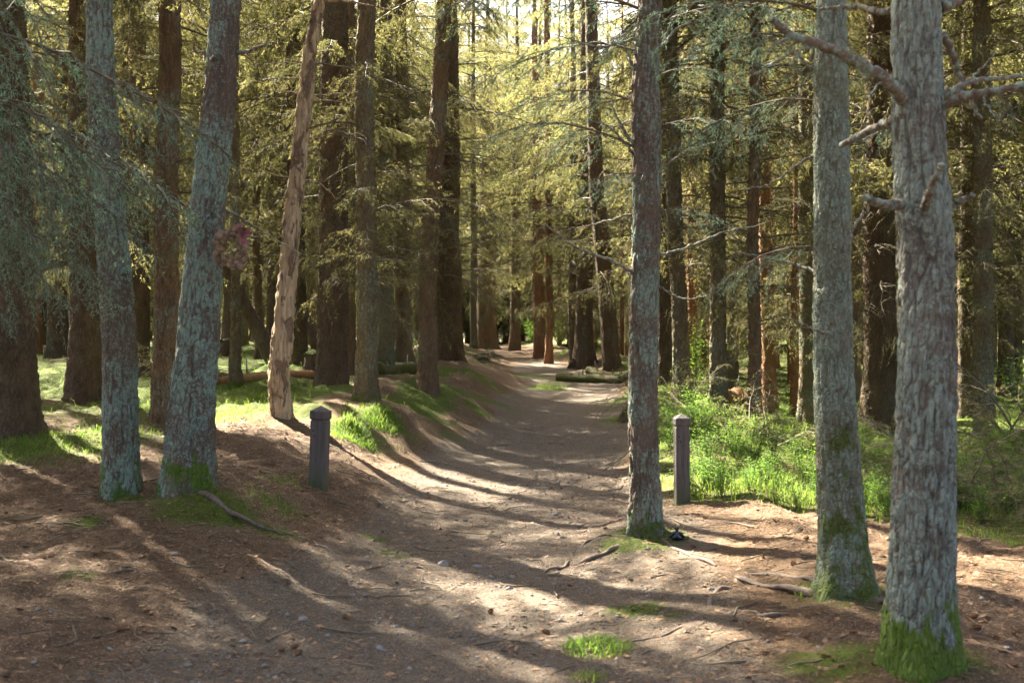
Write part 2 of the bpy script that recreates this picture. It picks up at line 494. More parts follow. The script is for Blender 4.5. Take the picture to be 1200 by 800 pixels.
# ------------------------------------------------------------------ zones of the forest floor
MOSS_SPOTS = []   # x, y, radius, weight
for (px, py, r, w) in [(60, 520, .75, 1.0), (110, 515, .6, 1.0), (20, 528, .5, .9), (270, 485, .6, .9), (310, 470, .8, 1.0), (290, 455, .9, .9),
                       (415, 505, .35, .9), (445, 490, .35, 1.0), (180, 480, .7, .7), (232, 590, .30, 1.0), (262, 598, .22, 1.0), (210, 580, .25, .9), (145, 585, .2, .7),
                       (320, 618, .16, .8), (100, 615, .14, .8), (95, 675, .13, .6), (755, 632, .28, 1.0), (730, 638, .2, .8), (745, 716, .16, .9), (790, 720, .1, .5),
                       (700, 755, .15, .9), (1000, 690, .3, .5), (980, 770, .25, .8), (1110, 775, .2, .7), (470, 470, .35, .6), (500, 455, .4, .5), (530, 510, .3, .4),
                       (575, 470, .5, .6), (640, 455, .5, .7), (620, 440, .6, .7), (560, 440, .6, .5), (735, 490, .4, .8), (740, 460, .5, .8), (690, 445, .7, .7),
                       (560, 480, .25, .7), (350, 480, .4, .7), (320, 590, .25, .5), (210, 520, .3, .4), (330, 560, .2, .4), (460, 650, .2, .4), (440, 630, .15, .5)]:
    x, y, z = hit(px, py)
    MOSS_SPOTS.append((x, y, r, w))

def zones(X, Y):
    u = path_u(X, Y)
    hw = ip(Y, T_HW)
    pw = 1 - sstep((np.abs(u + .0) - hw * .62) / (hw * .65)) + .35 * fbm(X * 1.1, Y * 1.1, seed=21, octs=3)
    pw = np.clip(pw * (1 - .8 * sstep((Y - 27) / 8)), 0, 1)
    mw = np.zeros_like(X)
    for (x, y, r, w) in MOSS_SPOTS:
        mw = np.maximum(mw, w * 1.15 * np.exp(-((X - x) ** 2 + (Y - y) ** 2) / r ** 2))
    left = sstep((-u - 2.3) / 1.0) * sstep((Y - 11) / 2.5)
    mw = np.maximum(mw, left * np.clip(.85 + 1.3 * fbm(X * .7, Y * .7, seed=22, octs=3), 0, 1))
    crest = np.exp(-((-u - 2.0) / .8) ** 2) * sstep((Y - 12) / 3)
    mw = np.maximum(mw, crest * np.clip(.35 + 1.5 * fbm(X * 1.6, Y * 1.1, seed=26, octs=3), 0, .9))
    crestr = np.exp(-((u - 1.6) / .5) ** 2) * sstep((Y - 10) / 3)
    mw = np.maximum(mw, crestr * np.clip(.45 + 1.5 * fbm(X * 1.6, Y * 1.1, seed=27, octs=3), 0, .9))
    gw = right_grass(X, Y)
    mw = np.maximum(mw, gw * .95)
    far_r = sstep((u - 2.0) / 1.0) * sstep((Y - 14) / 5)
    mw = np.maximum(mw, far_r * np.clip(.85 + 1.0 * fbm(X * .5, Y * .5, seed=23, octs=3), 0, 1))
    return pw, np.clip(mw, 0, 1)

def right_grass(X, Y):
    """Weight of the lush strip beyond the trodden right-hand verge."""
    edge = 9.35 - 0.75 * np.clip(X - 1.3, 0, 9) + .25 * vnoise(X * 1.7, Y * .3, seed=8)
    return sstep((Y - edge) / .5) * sstep((path_u(X, Y) - 1.05) / .5) * (1 - sstep((Y - 24) / 6))

# ------------------------------------------------------------------ ground and path sheets
def axis(segs):
    out = []
    for a, b, s in segs:
        out.append(np.arange(a, b, s))
    return np.concatenate(out)
def grow(a, b, s, k):
    o = [a]
    while o[-1] < b:
        s *= k; o.append(o[-1] + s)
    return np.array(o)
ys = np.concatenate([-grow(-3.0, 60, .2, 1.25)[::-1], np.arange(3.1, 4.2, .1), np.arange(4.2, 11, .032), np.arange(11, 17, .06), grow(17, 1500, .08, 1.035)])
xr = np.concatenate([np.arange(0, 4.0, .032), grow(4.0, 1500, .045, 1.06)])
xs = np.concatenate([-xr[:0:-1], xr])
GX, GY = np.meshgrid(xs, ys)
GZ = height(GX, GY)
fade = sstep((np.hypot(GX, GY) - 150) / 300)
GZ = GZ * (1 - fade) + 1.5 * fade
PW, MW = zones(GX, GY)
ny, nx = GX.shape
idx = np.arange(ny * nx).reshape(ny, nx)
Q = np.stack([idx[:-1, :-1], idx[:-1, 1:], idx[1:, 1:], idx[1:, :-1]], -1).reshape(-1, 4)
GV = np.stack([GX, GY, GZ], -1).reshape(-1, 3)
dzx = np.gradient(GZ, xs, axis=1); dzy = np.gradient(GZ, ys, axis=0)
GN = np.stack([-dzx, -dzy, np.ones_like(dzx)], -1).reshape(-1, 3); GN /= np.linalg.norm(GN, axis=1)[:, None]
uu = np.abs(path_u(GX, GY)) - ip(GY, T_HW) * 1.0 + .25 * fbm(GX * 1.3, GY * 1.3, seed=31, octs=3)
is_path = ((uu < 0) & (GY < 60) & (GY > -12)).reshape(-1)[Q].sum(1) >= 2
def sheet(name, quads, label):
    used, inv = np.unique(quads, return_inverse=True)
    me = mesh_np(name, GV[used], inv.reshape(-1, 4), M['ground'], None, True,
                 {'path_weight': PW.reshape(-1)[used], 'moss_weight': MW.reshape(-1)[used]})
    me.normals_split_custom_set_from_vertices(GN[used].astype(np.float32))
    o = link(name, me)
    tag(o, label, name, kind='structure')
    return o
ground = sheet('ground', Q[~is_path], 'forest floor of reddish needle litter and moss on both banks')
path = sheet('path', Q[is_path], 'trodden bare earth footpath climbing between the trees')

# ------------------------------------------------------------------ boughs (prototypes) and crowns
def rot_to(v):
    """Rotation taking +X to v, keeping Z roughly up."""
    x = np.asarray(v, float); x = x / np.linalg.norm(x)
    up = np.array([0, 0, 1.0]) if abs(x[2]) < .97 else np.array([0, 1.0, 0])
    y = np.cross(up, x); y /= np.linalg.norm(y); z = np.cross(x, y)
    return np.stack([x, y, z], 1)

def bough(rng, L=2.0, rise=.15, droop=.35, n2=22, leafy=.9, nl=.045, nw=.009, nn=6, sp3=.075, hang=.5, r0=.016, l2k=.42, curl=.0, straggle=.15):
    """A conifer branch along +X: axis, side twigs, twiglets and needles. Material 0 wood, 1 needles."""
    g = Geo()
    n = 9
    t = np.linspace(0, 1, n)
    jit = np.cumsum(rng.normal(0, .012 * L, (n, 2)), 0); jit[0] = 0
    ax = np.stack([L * t, jit[:, 0], L * (rise * t - droop * t * t + curl * t ** 3) + jit[:, 1] * .6], 1)
    V, F = tube(ax, r0 * (1 - t) ** .8 + .0025, 4, False); g.add(V, F, 0)
    TW, ND = [], []
    for i in range(n2):
        s = .14 + .84 * (i + rng.uniform(-.3, .3)) / n2
        s = min(max(s, .08), .985)
        p0 = np.array([np.interp(s, t, ax[:, k]) for k in range(3)])
        l2 = L * l2k * (1 - s) ** .7 * rng.uniform(.5, 1.15) + .10
        side = 1 if i % 2 else -1
        ang = side * rng.uniform(.65, 1.1)
        d = np.array([math.cos(ang), math.sin(ang), rng.normal(-.05, straggle)])
        m = 5; q = np.linspace(0, 1, m)
        sub = p0 + d * l2 * q[:, None]; sub[:, 2] -= hang * l2 * q ** 1.8
        sub[1:] += rng.normal(0, .018 * l2 + .004, (m - 1, 3))
        V, F = tube(sub, .0055 * (1 - q) + .0016, 3, False); g.add(V, F, 0)
        k3 = max(2, int(l2 / sp3))
        for j in range(k3 * 2):
            w = .12 + .88 * (j + rng.uniform(0, 1)) / (k3 * 2)
            b0 = np.array([np.interp(w, q, sub[:, k]) for k in range(3)])
            dd = sub[min(m - 1, int(w * (m - 1)) + 1)] - sub[min(m - 2, int(w * (m - 1)))]
            dd = dd / (np.linalg.norm(dd) + 1e-9)
            sd = 1 if j % 2 else -1
            a3 = sd * rng.uniform(.5, 1.0)
            lat = np.cross(dd, [0, 0, 1.0]); lat /= np.linalg.norm(lat) + 1e-9
            d3 = dd * math.cos(a3) + lat * math.sin(a3) + np.array([0, 0, rng.normal(-.18, .28)])
            d3 /= np.linalg.norm(d3)
            l3 = rng.uniform(.05, .15) * (1.15 - .5 * w)
            b1 = b0 + d3 * l3 + np.array([0, 0, -hang * .25 * l3])
            TW.append((b0, b1))
            if rng.uniform() < leafy:
                ND.append((b0, b1))
    A = np.array([a for a, b in TW]); B = np.array([b for a, b in TW])
    D = B - A
    perp = np.cross(D, rng.normal(0, 1, D.shape)); perp /= np.linalg.norm(perp, axis=1)[:, None] + 1e-9
    k = len(A)
    Vt = np.stack([A + perp * .0028, A - perp * .0028, B], 1).reshape(-1, 3)
    g.add(Vt, np.arange(3 * k).reshape(-1, 3), 0)
    if ND:
        A = np.repeat(np.array([a for a, b in ND]), nn, 0); B = np.repeat(np.array([b for a, b in ND]), nn, 0)
        k = len(A); D = B - A; ln = np.linalg.norm(D, axis=1)[:, None]; Dn = D / (ln + 1e-9)
        s = np.tile(np.linspace(.0, .95, nn), len(ND))[:, None] + rng.uniform(-.08, .08, (k, 1))
        o = A + D * s
        pr = np.cross(Dn, rng.normal(0, 1, D.shape)); pr /= np.linalg.norm(pr, axis=1)[:, None] + 1e-9
        dirn = Dn * .75 + pr * .75; dirn /= np.linalg.norm(dirn, axis=1)[:, None]
        w = np.cross(dirn, rng.normal(0, 1, D.shape)); w /= np.linalg.norm(w, axis=1)[:, None] + 1e-9
        tip = o + dirn * nl * rng.uniform(.7, 1.3, (k, 1))
        Vn = np.stack([o + w * nw * .5, o - w * nw * .5, tip], 1).reshape(-1, 3)
        g.add(Vn, np.arange(3 * k).reshape(-1, 3), 1)
    return g.arrays()

RB = np.random.default_rng(5)
LIVE = [bough(RB, 2.0, .10, .36, 21, .97, .056, .0085, 10, .072, .8) for _ in range(4)]
DEAD = [bough(RB, 2.0, .08, .30, 19, .55, .052, .0075, 6, .066, .8, straggle=.3) for _ in range(5)]
BARE = [bough(RB, 2.0, .12, .22, 12, .10, .04, .010, 3, .09, .6, l2k=.40, straggle=.4) for _ in range(3)]
FARB = [bough(RB, 2.0, .10, .36, 15, .97, .11, .019, 5, .11, .75) for _ in range(4)]
print('bough tris', len(LIVE[0][1]), len(DEAD[0][1]), len(BARE[0][1]))

def place(arr, org, direction, scale, roll=0.0):
    V, F, Mi = arr
    Rm = rot_to(direction)
    c, s = math.cos(roll), math.sin(roll)
    Rr = np.array([[1, 0, 0], [0, c, -s], [0, s, c]])
    return (V * scale) @ (Rm @ Rr).T + np.asarray(org), F, Mi

def crown_plan(rng, zs, H, dead_to=6.0, r_dead=1.5, r_live=1.9, live_n=4, dead_n=4, lod=False, step_live=.62, step_dead=.5):
    """Whorls of a spruce crown about the Z axis, dead and sparse lower down, green above: (set, index, origin, direction, length, roll)."""
    z = zs; plan = []
    LV = 'far' if lod else 'live'
    while z < H - .3:
        live = z > dead_to
        nb = live_n if live else dead_n
        a0 = rng.uniform(0, 6.28)
        for b in range(nb):
            a = a0 + b * 6.283 / nb + rng.normal(0, .3)
            zz = z + rng.normal(0, .12)
            if live:
                f = max(.02, (H - zz) / max(.1, H - dead_to))
                L = r_live * (f ** .8) * rng.uniform(.75, 1.15) + .35
                el = rng.uniform(-.15, .15) + .25 * (1 - f)
                key = LV
            else:
                f = (zz - zs) / max(.1, dead_to - zs)
                L = r_dead * rng.uniform(.35, 1.1) * (.55 + .45 * f)
                el = rng.normal(.02, .16)
                q = rng.uniform()
                key = LV if q < .05 + .35 * f * f else ('dead' if q < .66 else 'bare')
            plan.append((key, int(rng.integers(len(SETS[key]))), (0.05 * math.cos(a), 0.05 * math.sin(a), zz), (math.cos(a) * math.cos(el), math.sin(a) * math.cos(el), math.sin(el)), L, rng.normal(0, .25)))
        z += (step_live if live else step_dead) * rng.uniform(.75, 1.25)
    return plan
SETS = {'live': LIVE, 'dead': DEAD, 'bare': BARE, 'far': FARB}
SET_ME = {}
def set_mesh(key, i):
    if (key, i) not in SET_ME:
        V, F, Mi = SETS[key][i]
        SET_ME[(key, i)] = mesh_np('bough', V, F, [M['twig'], M['needle']], Mi, False)
    return SET_ME[(key, i)]
def crown(*a, **k):
    plan = crown_plan(*a, **k)
    g = Geo()
    for key, i, org, d, L, roll in plan:
        V, F, Mi = place(SETS[key][i], org, d, L / 2.0, roll)
        g.V.append(V); g.F.append(F + g.n); g.M.append(Mi); g.n += len(V)
    return g.mesh('crown', [M['twig'], M['needle']], False)

RC = np.random.default_rng(77)
CROWN_H = 15.0
CROWNS = [crown(RC, 1.6 + .25 * i, CROWN_H, 6.8 + .5 * (i % 3), 2.3, 2.35, 5, 5, step_dead=.38, step_live=.68) for i in range(2)]
HIGH = [crown(RC, 5.6, CROWN_H, 6.2, 1.2, 1.9, 4, step_live=.75) for i in range(1)]
BUSHY = [crown(RC, .4, 14.0, 1.0, 1.6, 2.8, 6, 4, lod=True, step_live=.42) for i in range(1)]
FARC = [crown(RC, 1.3 + .3 * i, 13.0, 7.2, 2.4, 1.1, 3, 5, lod=True, step_dead=.42, step_live=1.0) for i in range(2)]
print('crown tris', [len(m.polygons) for m in CROWNS + HIGH + BUSHY])

# ------------------------------------------------------------------ trunks
def trunk_mesh(name, mat, C, W, H, sides=24, dz=.06, zfine=7.0, flare=.5, flen=.22, lobes=4, bamp=.006, bscale=16, zstretch=.4, seed=0, crackmode=False, top_r=.02, lump=.03):
    """C: list of (z, dx, dy) centre offsets, W: list of (z, radius). Runs from 0.4 m under ground to height H."""
    C = np.array(C, float); W = np.array(W, float)
    zl = np.concatenate([np.arange(-.4, zfine, dz), np.arange(zfine, H, max(.35, dz)), [H]])
    zc = C[:, 0]
    if H > zc[-1]:
        s = (C[-1, 1:] - C[-2, 1:]) / max(.01, zc[-1] - zc[-2]) * .5
        C = np.vstack([C, [H, *(C[-1, 1:] + s * (H - zc[-1]))]])
    cx = np.interp(zl, C[:, 0], C[:, 1]); cyy = np.interp(zl, C[:, 0], C[:, 2])
    cx = cx + .02 * vnoise(zl * .8, zl * 0 + seed, seed=seed); 
    if W[-1, 0] < H: W = np.vstack([W, [H, top_r]])
    r = np.interp(zl, W[:, 0], W[:, 1]); r[-1] = .002
    th = np.arange(sides) * 2 * math.pi / sides
    T, Z = np.meshgrid(th, zl)
    Rr = r[:, None] * np.ones_like(T)
    fl = np.exp(-np.clip(Z + .05, 0, None) / flen)
    ph = seed * 1.7
    lob = .6 + .4 * np.cos(lobes * T + ph) + .25 * np.cos((lobes + 2) * T + 2 * ph)
    Rr = Rr * (1 + flare * fl * lob)
    Rr = Rr * (1 + lump * fbm(np.cos(T) * 1.2 + seed, np.sin(T) * 1.2, Z * 1.6, seed, 2))
    nxn, nyn = np.cos(T), np.sin(T)
    P = np.stack([nxn * Rr, nyn * Rr, Z * zstretch], -1).reshape(-1, 3)
    f1, f2 = worley(P * bscale + seed * 3.1 + .35 * np.stack([fbm(P[:, 0] * 30, P[:, 1] * 30, P[:, 2] * 30, seed + k, 2) for k in (1, 2, 3)], 1), seed)
    crack = np.clip((f2 - f1) / .32, 0, 1)
    disp = bamp * (crack - .7) + bamp * .9 * fbm(P[:, 0] * 55, P[:, 1] * 55, P[:, 2] * 55, seed + 9, 3)
    if crackmode:
        fi = np.abs(fbm(P[:, 0] * 20 + 5, P[:, 1] * 20, P[:, 2] * 14, seed + 13, 3))
        disp = disp - bamp * .9 * (1 - np.clip(fi / .10, 0, 1)); crack = crack * (.4 + .6 * np.clip(fi / .10, 0, 1))
    Rr = Rr + disp.reshape(Rr.shape)
    V = np.stack([cx[:, None] + nxn * Rr, cyy[:, None] + nyn * Rr, Z], -1).reshape(-1, 3)
    n = len(zl)
    i = np.arange(n - 1)[:, None] * sides; j = np.arange(sides)[None, :]; j2 = (j + 1) % sides
    F = np.stack([i + j, i + j2, i + sides + j2, i + sides + j], -1).reshape(-1, 4)
    return mesh_np(name, V, F, mat, None, True, {'crack': crack} if crackmode else None)

TREES = []
# openings in the canopy: ground spots the sun reaches through gaps between the boughs
SHAFTS = [(np.array(hit(px, py)), r) for px, py, r in [
    (505, 558, .22), (560, 576, .22), (640, 428, .5), (700, 468, .2), (610, 702, .08), (800, 742, .13), (870, 748, .10), (370, 695, .07), (320, 665, .06), (60, 546, .25), (60, 522, .32), (110, 515, .26),
    (300, 475, .4), (265, 490, .28), (330, 498, .2), (430, 490, .2), (1155, 668, .28), (860, 565, .5), (800, 550, .35), (915, 540, .5), (890, 500, .5), (960, 605, .3), (870, 645, .13), (1150, 500, .6), (240, 428, .5), (180, 428, .4)]]
_k = np.array(to_sun); 
def tree_in_shaft(x, y, reach=2.3):
    kh = math.hypot(_k[0], _k[1])
    for P, r in SHAFTS:
        t = ((x - P[0]) * _k[0] + (y - P[1]) * _k[1]) / kh
        d = abs((x - P[0]) * _k[1] - (y - P[1]) * _k[0]) / kh
        if 0 < t * _k[2] / kh < 16 and d < reach + r: return True
    return False
_BT = np.linspace(0, 1, 6)
def bough_blocks(org, d, L):
    p = np.asarray(org)[None, :] + np.asarray(d)[None, :] * (L * _BT)[:, None]; p[:, 2] -= .28 * L * _BT ** 2
    m = .16 * L * (1 - _BT) + .05
    for P, r in SHAFTS:
        q = p - P; s_ = q @ _k
        dist = np.linalg.norm(q - s_[:, None] * _k[None, :], axis=1)
        if np.any((dist < r + m) & (s_ > .3)): return True
    return False
PLANS = {k: [crown_plan(RC, *v[0], **v[1]) for _ in range(3)] for k, v in {
    'full': ((1.7, CROWN_H, 6.9, 2.3, 2.35, 5, 5), dict(step_dead=.42, step_live=.68)), 'high': ((5.6, CROWN_H, 6.2, 1.2, 1.9, 4, 4), dict(step_live=.75)), 'thin': ((1.6, CROWN_H, 7.2, 2.2, 1.2, 3, 5), dict(step_dead=.45, step_live=.95))}.items()}
BOUGHS = [0, 0]
def add_crown(root, kind, mesh, base, off, rz, sc):
    """One shared crown mesh, or single boughs where the sun comes through between them."""
    if not tree_in_shaft(base[0], base[1]):
        link('crown', mesh, root, off, (0, 0, rz), sc); return
    c, s_ = math.cos(rz), math.sin(rz); sz = sc[2] if hasattr(sc, '__len__') else sc
    root_rz = root.rotation_euler.z; c2, s2 = math.cos(root_rz), math.sin(root_rz)
    todo = []; cut = 0
    for key, i, org, d, L, roll in PLANS[kind][int(abs(base[0] * 97)) % 3]:
        o_ = np.array([org[0] * c - org[1] * s_ + off[0], org[0] * s_ + org[1] * c + off[1], org[2] * sz])
        d_ = np.array([d[0] * c - d[1] * s_, d[0] * s_ + d[1] * c, d[2]])
        ow = np.array([o_[0] * c2 - o_[1] * s2, o_[0] * s2 + o_[1] * c2, o_[2]]) + np.array(base)
        dw = np.array([d_[0] * c2 - d_[1] * s2, d_[0] * s2 + d_[1] * c2, d_[2]])
        if bough_blocks(ow, dw, L): cut += 1
        else: todo.append((key, i, o_, d_, L, roll))
    if cut < 3:
        link('crown', mesh, root, off, (0, 0, rz), sc); return
    for key, i, o_, d_, L, roll in todo:
        BOUGHS[0] += 1
        cc, ss = math.cos(roll), math.sin(roll)
        Rm = rot_to(d_) @ np.array([[1, 0, 0], [0, cc, -ss], [0, ss, cc]])
        link('bough', set_mesh(key, i), root, o_.tolist(), Matrix(Rm.tolist()).to_euler(), L / 2)

def tree_from_pixels(base, top, widths, mat, label, group=None, H=14.5, hero=False, crown_kind='full', Y=None, name='spruce_tree', cat='tree', seed=None, mid=None, flare=.45, bamp=None, lobes=4, cscale=1.0):
    """base/top/mid: (px, py) of the trunk's centre line; widths: [(py, width_px)]."""
    seed = len(TREES) + 1 if seed is None else seed
    if Y is None:
        x, y, z = hit(*base)
    else:
        y = Y; x = (base[0] - 600) / F_PX * Y; z = ground_z(x, y)
    root = link(name, None, None, (x, y, z))
    tag(root, label, cat, group)
    pts = [base] + (mid or []) + [top]
    C = []
    for (px, py) in pts:
        p = at(px, py, y)
        C.append((p[2] - z, p[0] - x, 0.0))
    C[0] = (0.0, 0.0, 0.0)
    C = [(-.4, 0, 0)] + C
    W = [(at(0, py, y)[2] - z, w * .5 / F_PX * y) for py, w in widths]
    W.sort()
    if len(W) == 1:
        w0 = W[0][1]; W = [(0, w0 * 1.08), (3, w0 * .97), (6, w0 * .85)]
    W = [w for w in W if w[0] >= -.01]
    ztop = CAM_H + 420 / F_PX * y - z
    if hero:
        me = trunk_mesh('trunk', mat, C, W, H, 84, .017, ztop, flare, .16, lobes, bamp or .010, 30, .24, seed, True)
    else:
        sd, dz = (48, .04) if y < 17 else ((24, .08) if y < 26 else (14, .2))
        me = trunk_mesh('trunk', mat, C, W, H, sd, dz, min(ztop, 9), flare, .28, lobes, bamp or .022, 17, .5, seed, False, lump=.06)
    link('trunk', me, root)
    if crown_kind:
        lst = CROWNS if crown_kind == 'full' else HIGH
        thin = crown_kind == 'full' and y > 16 and base[0] > 590
        if thin: lst = FARC
        cm = lst[seed % len(lst)]
        tz = C[-1]
        cx_ = np.interp(6.0, [c[0] for c in C], [c[1] for c in C]) if tz[0] > .5 else 0
        sc = H / CROWN_H
        add_crown(root, 'thin' if thin else crown_kind, cm, (x, y, z), (cx_ * .8, 0, 0), seed * 2.399, (cscale * sc, cscale * sc, sc))
    TREES.append((root, x, y, z))
    return root, x, y, z

def limb(root, xyz, pts, r0, r1, name='branch', mat=None, n=36, sides=12, rough=.2, extra=None):
    """A limb traced in pixels: pts = (px, py, dY) at the tree's distance plus dY."""
    x, y, z = xyz
    P = np.array([at(px, py, y + d) - np.array([x, y, z]) for px, py, d in pts])
    P = smooth_curve(P, n)
    t = np.linspace(0, 1, n)
    P[1:] += np.random.default_rng(int(abs(pts[0][0]) * 7 + abs(pts[0][1]))).normal(0, .004, (n - 1, 3))
    r0, r1 = r0 * .85, r1 * .72
    V, F = tube(P, r0 * (1 - t) + r1 * t, sides, True, int(pts[0][0]), rough)
    g = Geo(); g.add(V, F)
    return link(name, g.mesh(name, mat or M['limb']), root)

# --- the trees beside the viewer
A, *xa = tree_from_pixels((1081, 778), (1078, 0), [(778, 84), (700, 78), (600, 73), (450, 67), (300, 63), (100, 57), (0, 54)], M['bark_grey'],
    'thick grey lichened pine with broken dead limbs and bright green moss round its foot', hero=True, crown_kind='high', name='pine_tree', mid=[(1080, 600), (1082, 300)], H=15, flare=.35)
limb(A, xa, [(1062, 118, -.05), (1035, 92, -.12), (1000, 70, -.18), (960, 52, -.22), (925, 40, -.25), (905, 22, -.28)], .034, .016)
limb(A, xa, [(1108, 120, -.05), (1140, 112, -.12), (1170, 106, -.15), (1215, 96, -.2)], .026, .017)
limb(A, xa, [(1105, 112, .1), (1130, 100, .15), (1160, 92, .2), (1210, 88, .3)], .018, .010)
limb(A, xa, [(1105, 40, .05), (1118, 70, .12), (1128, 98, .18), (1150, 140, .22)], .022, .010)
limb(A, xa, [(1056, 240, -.06), (1035, 240, -.16), (1012, 231, -.22)], .026, .017)
limb(A, xa, [(1084, 242, -.14), (1092, 218, -.24), (1106, 192, -.30)], .022, .015)
limb(A, xa, [(1110, 244, 0), (1122, 238, -.02), (1140, 229, -.05)], .022, .013)
limb(A, xa, [(1054, 138, .12), (1020, 152, .3), (985, 172, .5)], .026, .018)
limb(A, xa, [(1056, 10, .05), (1030, 14, .15), (1000, 8, .3), (960, 12, .4)], .020, .010)
limb(A, xa, [(1104, 8, 0), (1135, -4, .05), (1170, -14, .1)], .03, .018)

B, *xb = tree_from_pixels((988, 690), (975, 0), [(690, 66), (640, 56), (600, 53), (450, 47), (300, 43), (100, 40), (0, 33)], M['bark_smooth'],
    'slim grey-green spruce with mossy flank and flared foot behind the crossing roots', hero=True, crown_kind='high', mid=[(984, 600), (977, 300), (973, 100)], H=15, bamp=.006, flare=.55)
for q in [[(968, 175, .05), (940, 190, .2), (905, 215, .4), (870, 222, .6)], [(985, 395, -.05), (960, 388, -.15), (925, 372, -.2)], [(960, 320, .05), (915, 305, .25), (860, 295, .4)],
          [(990, 170, 0), (1020, 160, .2), (1050, 140, .4)], [(965, 95, 0), (930, 60, .1), (890, 40, .2)], [(985, 300, 0), (1005, 260, .1), (1018, 245, .2)], [(968, 50, 0), (930, 62, -.1), (880, 90, -.2)]]:
    limb(B, xb, q, .012, .004, sides=6)

Ct, *xc_ = tree_from_pixels((757, 623), (765, 0), [(623, 40), (560, 36), (500, 34), (300, 33), (150, 34), (0, 27)], M['bark_path'],
    'lone pine with flaking lichened bark on the mossy hump at the path edge', hero=True, crown_kind='high', name='pine_tree', mid=[(755, 500), (756, 300), (757, 100)], H=14, flare=.3)
for q, r in [([(746, 322, 0), (715, 305, -.2), (675, 290, -.4), (638, 262, -.5)], .016), ([(745, 172, 0), (728, 148, .05), (716, 120, .1)], .02), ([(748, 100, 0), (735, 60, 0), (728, 40, .1)], .016),
             ([(768, 300, 0), (800, 292, .1), (850, 272, .3), (900, 262, .4)], .014), ([(744, 250, 0), (700, 262, .2), (660, 270, .3)], .010), ([(770, 200, 0), (810, 175, -.1), (850, 165, -.2)], .012),
             ([(742, 180, 0), (715, 150, -.1), (690, 140, -.2)], .012), ([(770, 335, 0), (800, 350, -.1), (835, 345, -.2)], .010), ([(744, 45, 0), (700, 55, -.1), (650, 40, -.1)], .013), ([(770, 60, 0), (800, 30, .1), (840, 20, .1)], .014)]:
    limb(Ct, xc_, q, r, r * .4, sides=7)

D, *xd = tree_from_pixels((222, 568), (263, 0), [(568, 62), (500, 56), (400, 49), (250, 41), (100, 37), (0, 34)], M['bark_lichen'],
    'leaning pine thickly crusted with blue-green lichen, with a cone wreath hung on it', hero=True, crown_kind='high', name='pine_tree', mid=[(226, 480), (234, 400), (244, 250), (258, 100)], H=14, flare=.3)
limb(D, xd, [(275, 62, 0), (290, 60, -.05), (312, 52, -.1)], .022, .012, n=10)
limb(D, xd, [(262, 278, -.05), (285, 277, -.12), (304, 277, -.15)], .014, .009, n=10)
limb(D, xd, [(248, 70, -.1), (252, 62, -.2)], .016, .010, n=6)
limb(D, xd, [(240, 62, .05), (225, 60, .1)], .012, .006, n=6)
limb(D, xd, [(262, 245, .05), (290, 260, .2), (330, 285, .5), (360, 300, .8)], .012, .003)
E, *xe = tree_from_pixels((145, 575), (117, 0), [(575, 46), (520, 41), (400, 39), (300, 37), (100, 32), (0, 30)], M['bark_lichen'],
    'straight reddish pine with blue-green lichen flakes and a green mossy foot beside the leaning pine', hero=True, crown_kind='high', name='pine_tree', mid=[(142, 500), (137, 400), (131, 300), (119, 100)], H=14, flare=.22)
limb(E, xe, [(108, 180, 0), (100, 186, -.1)], .012, .008, n=6)

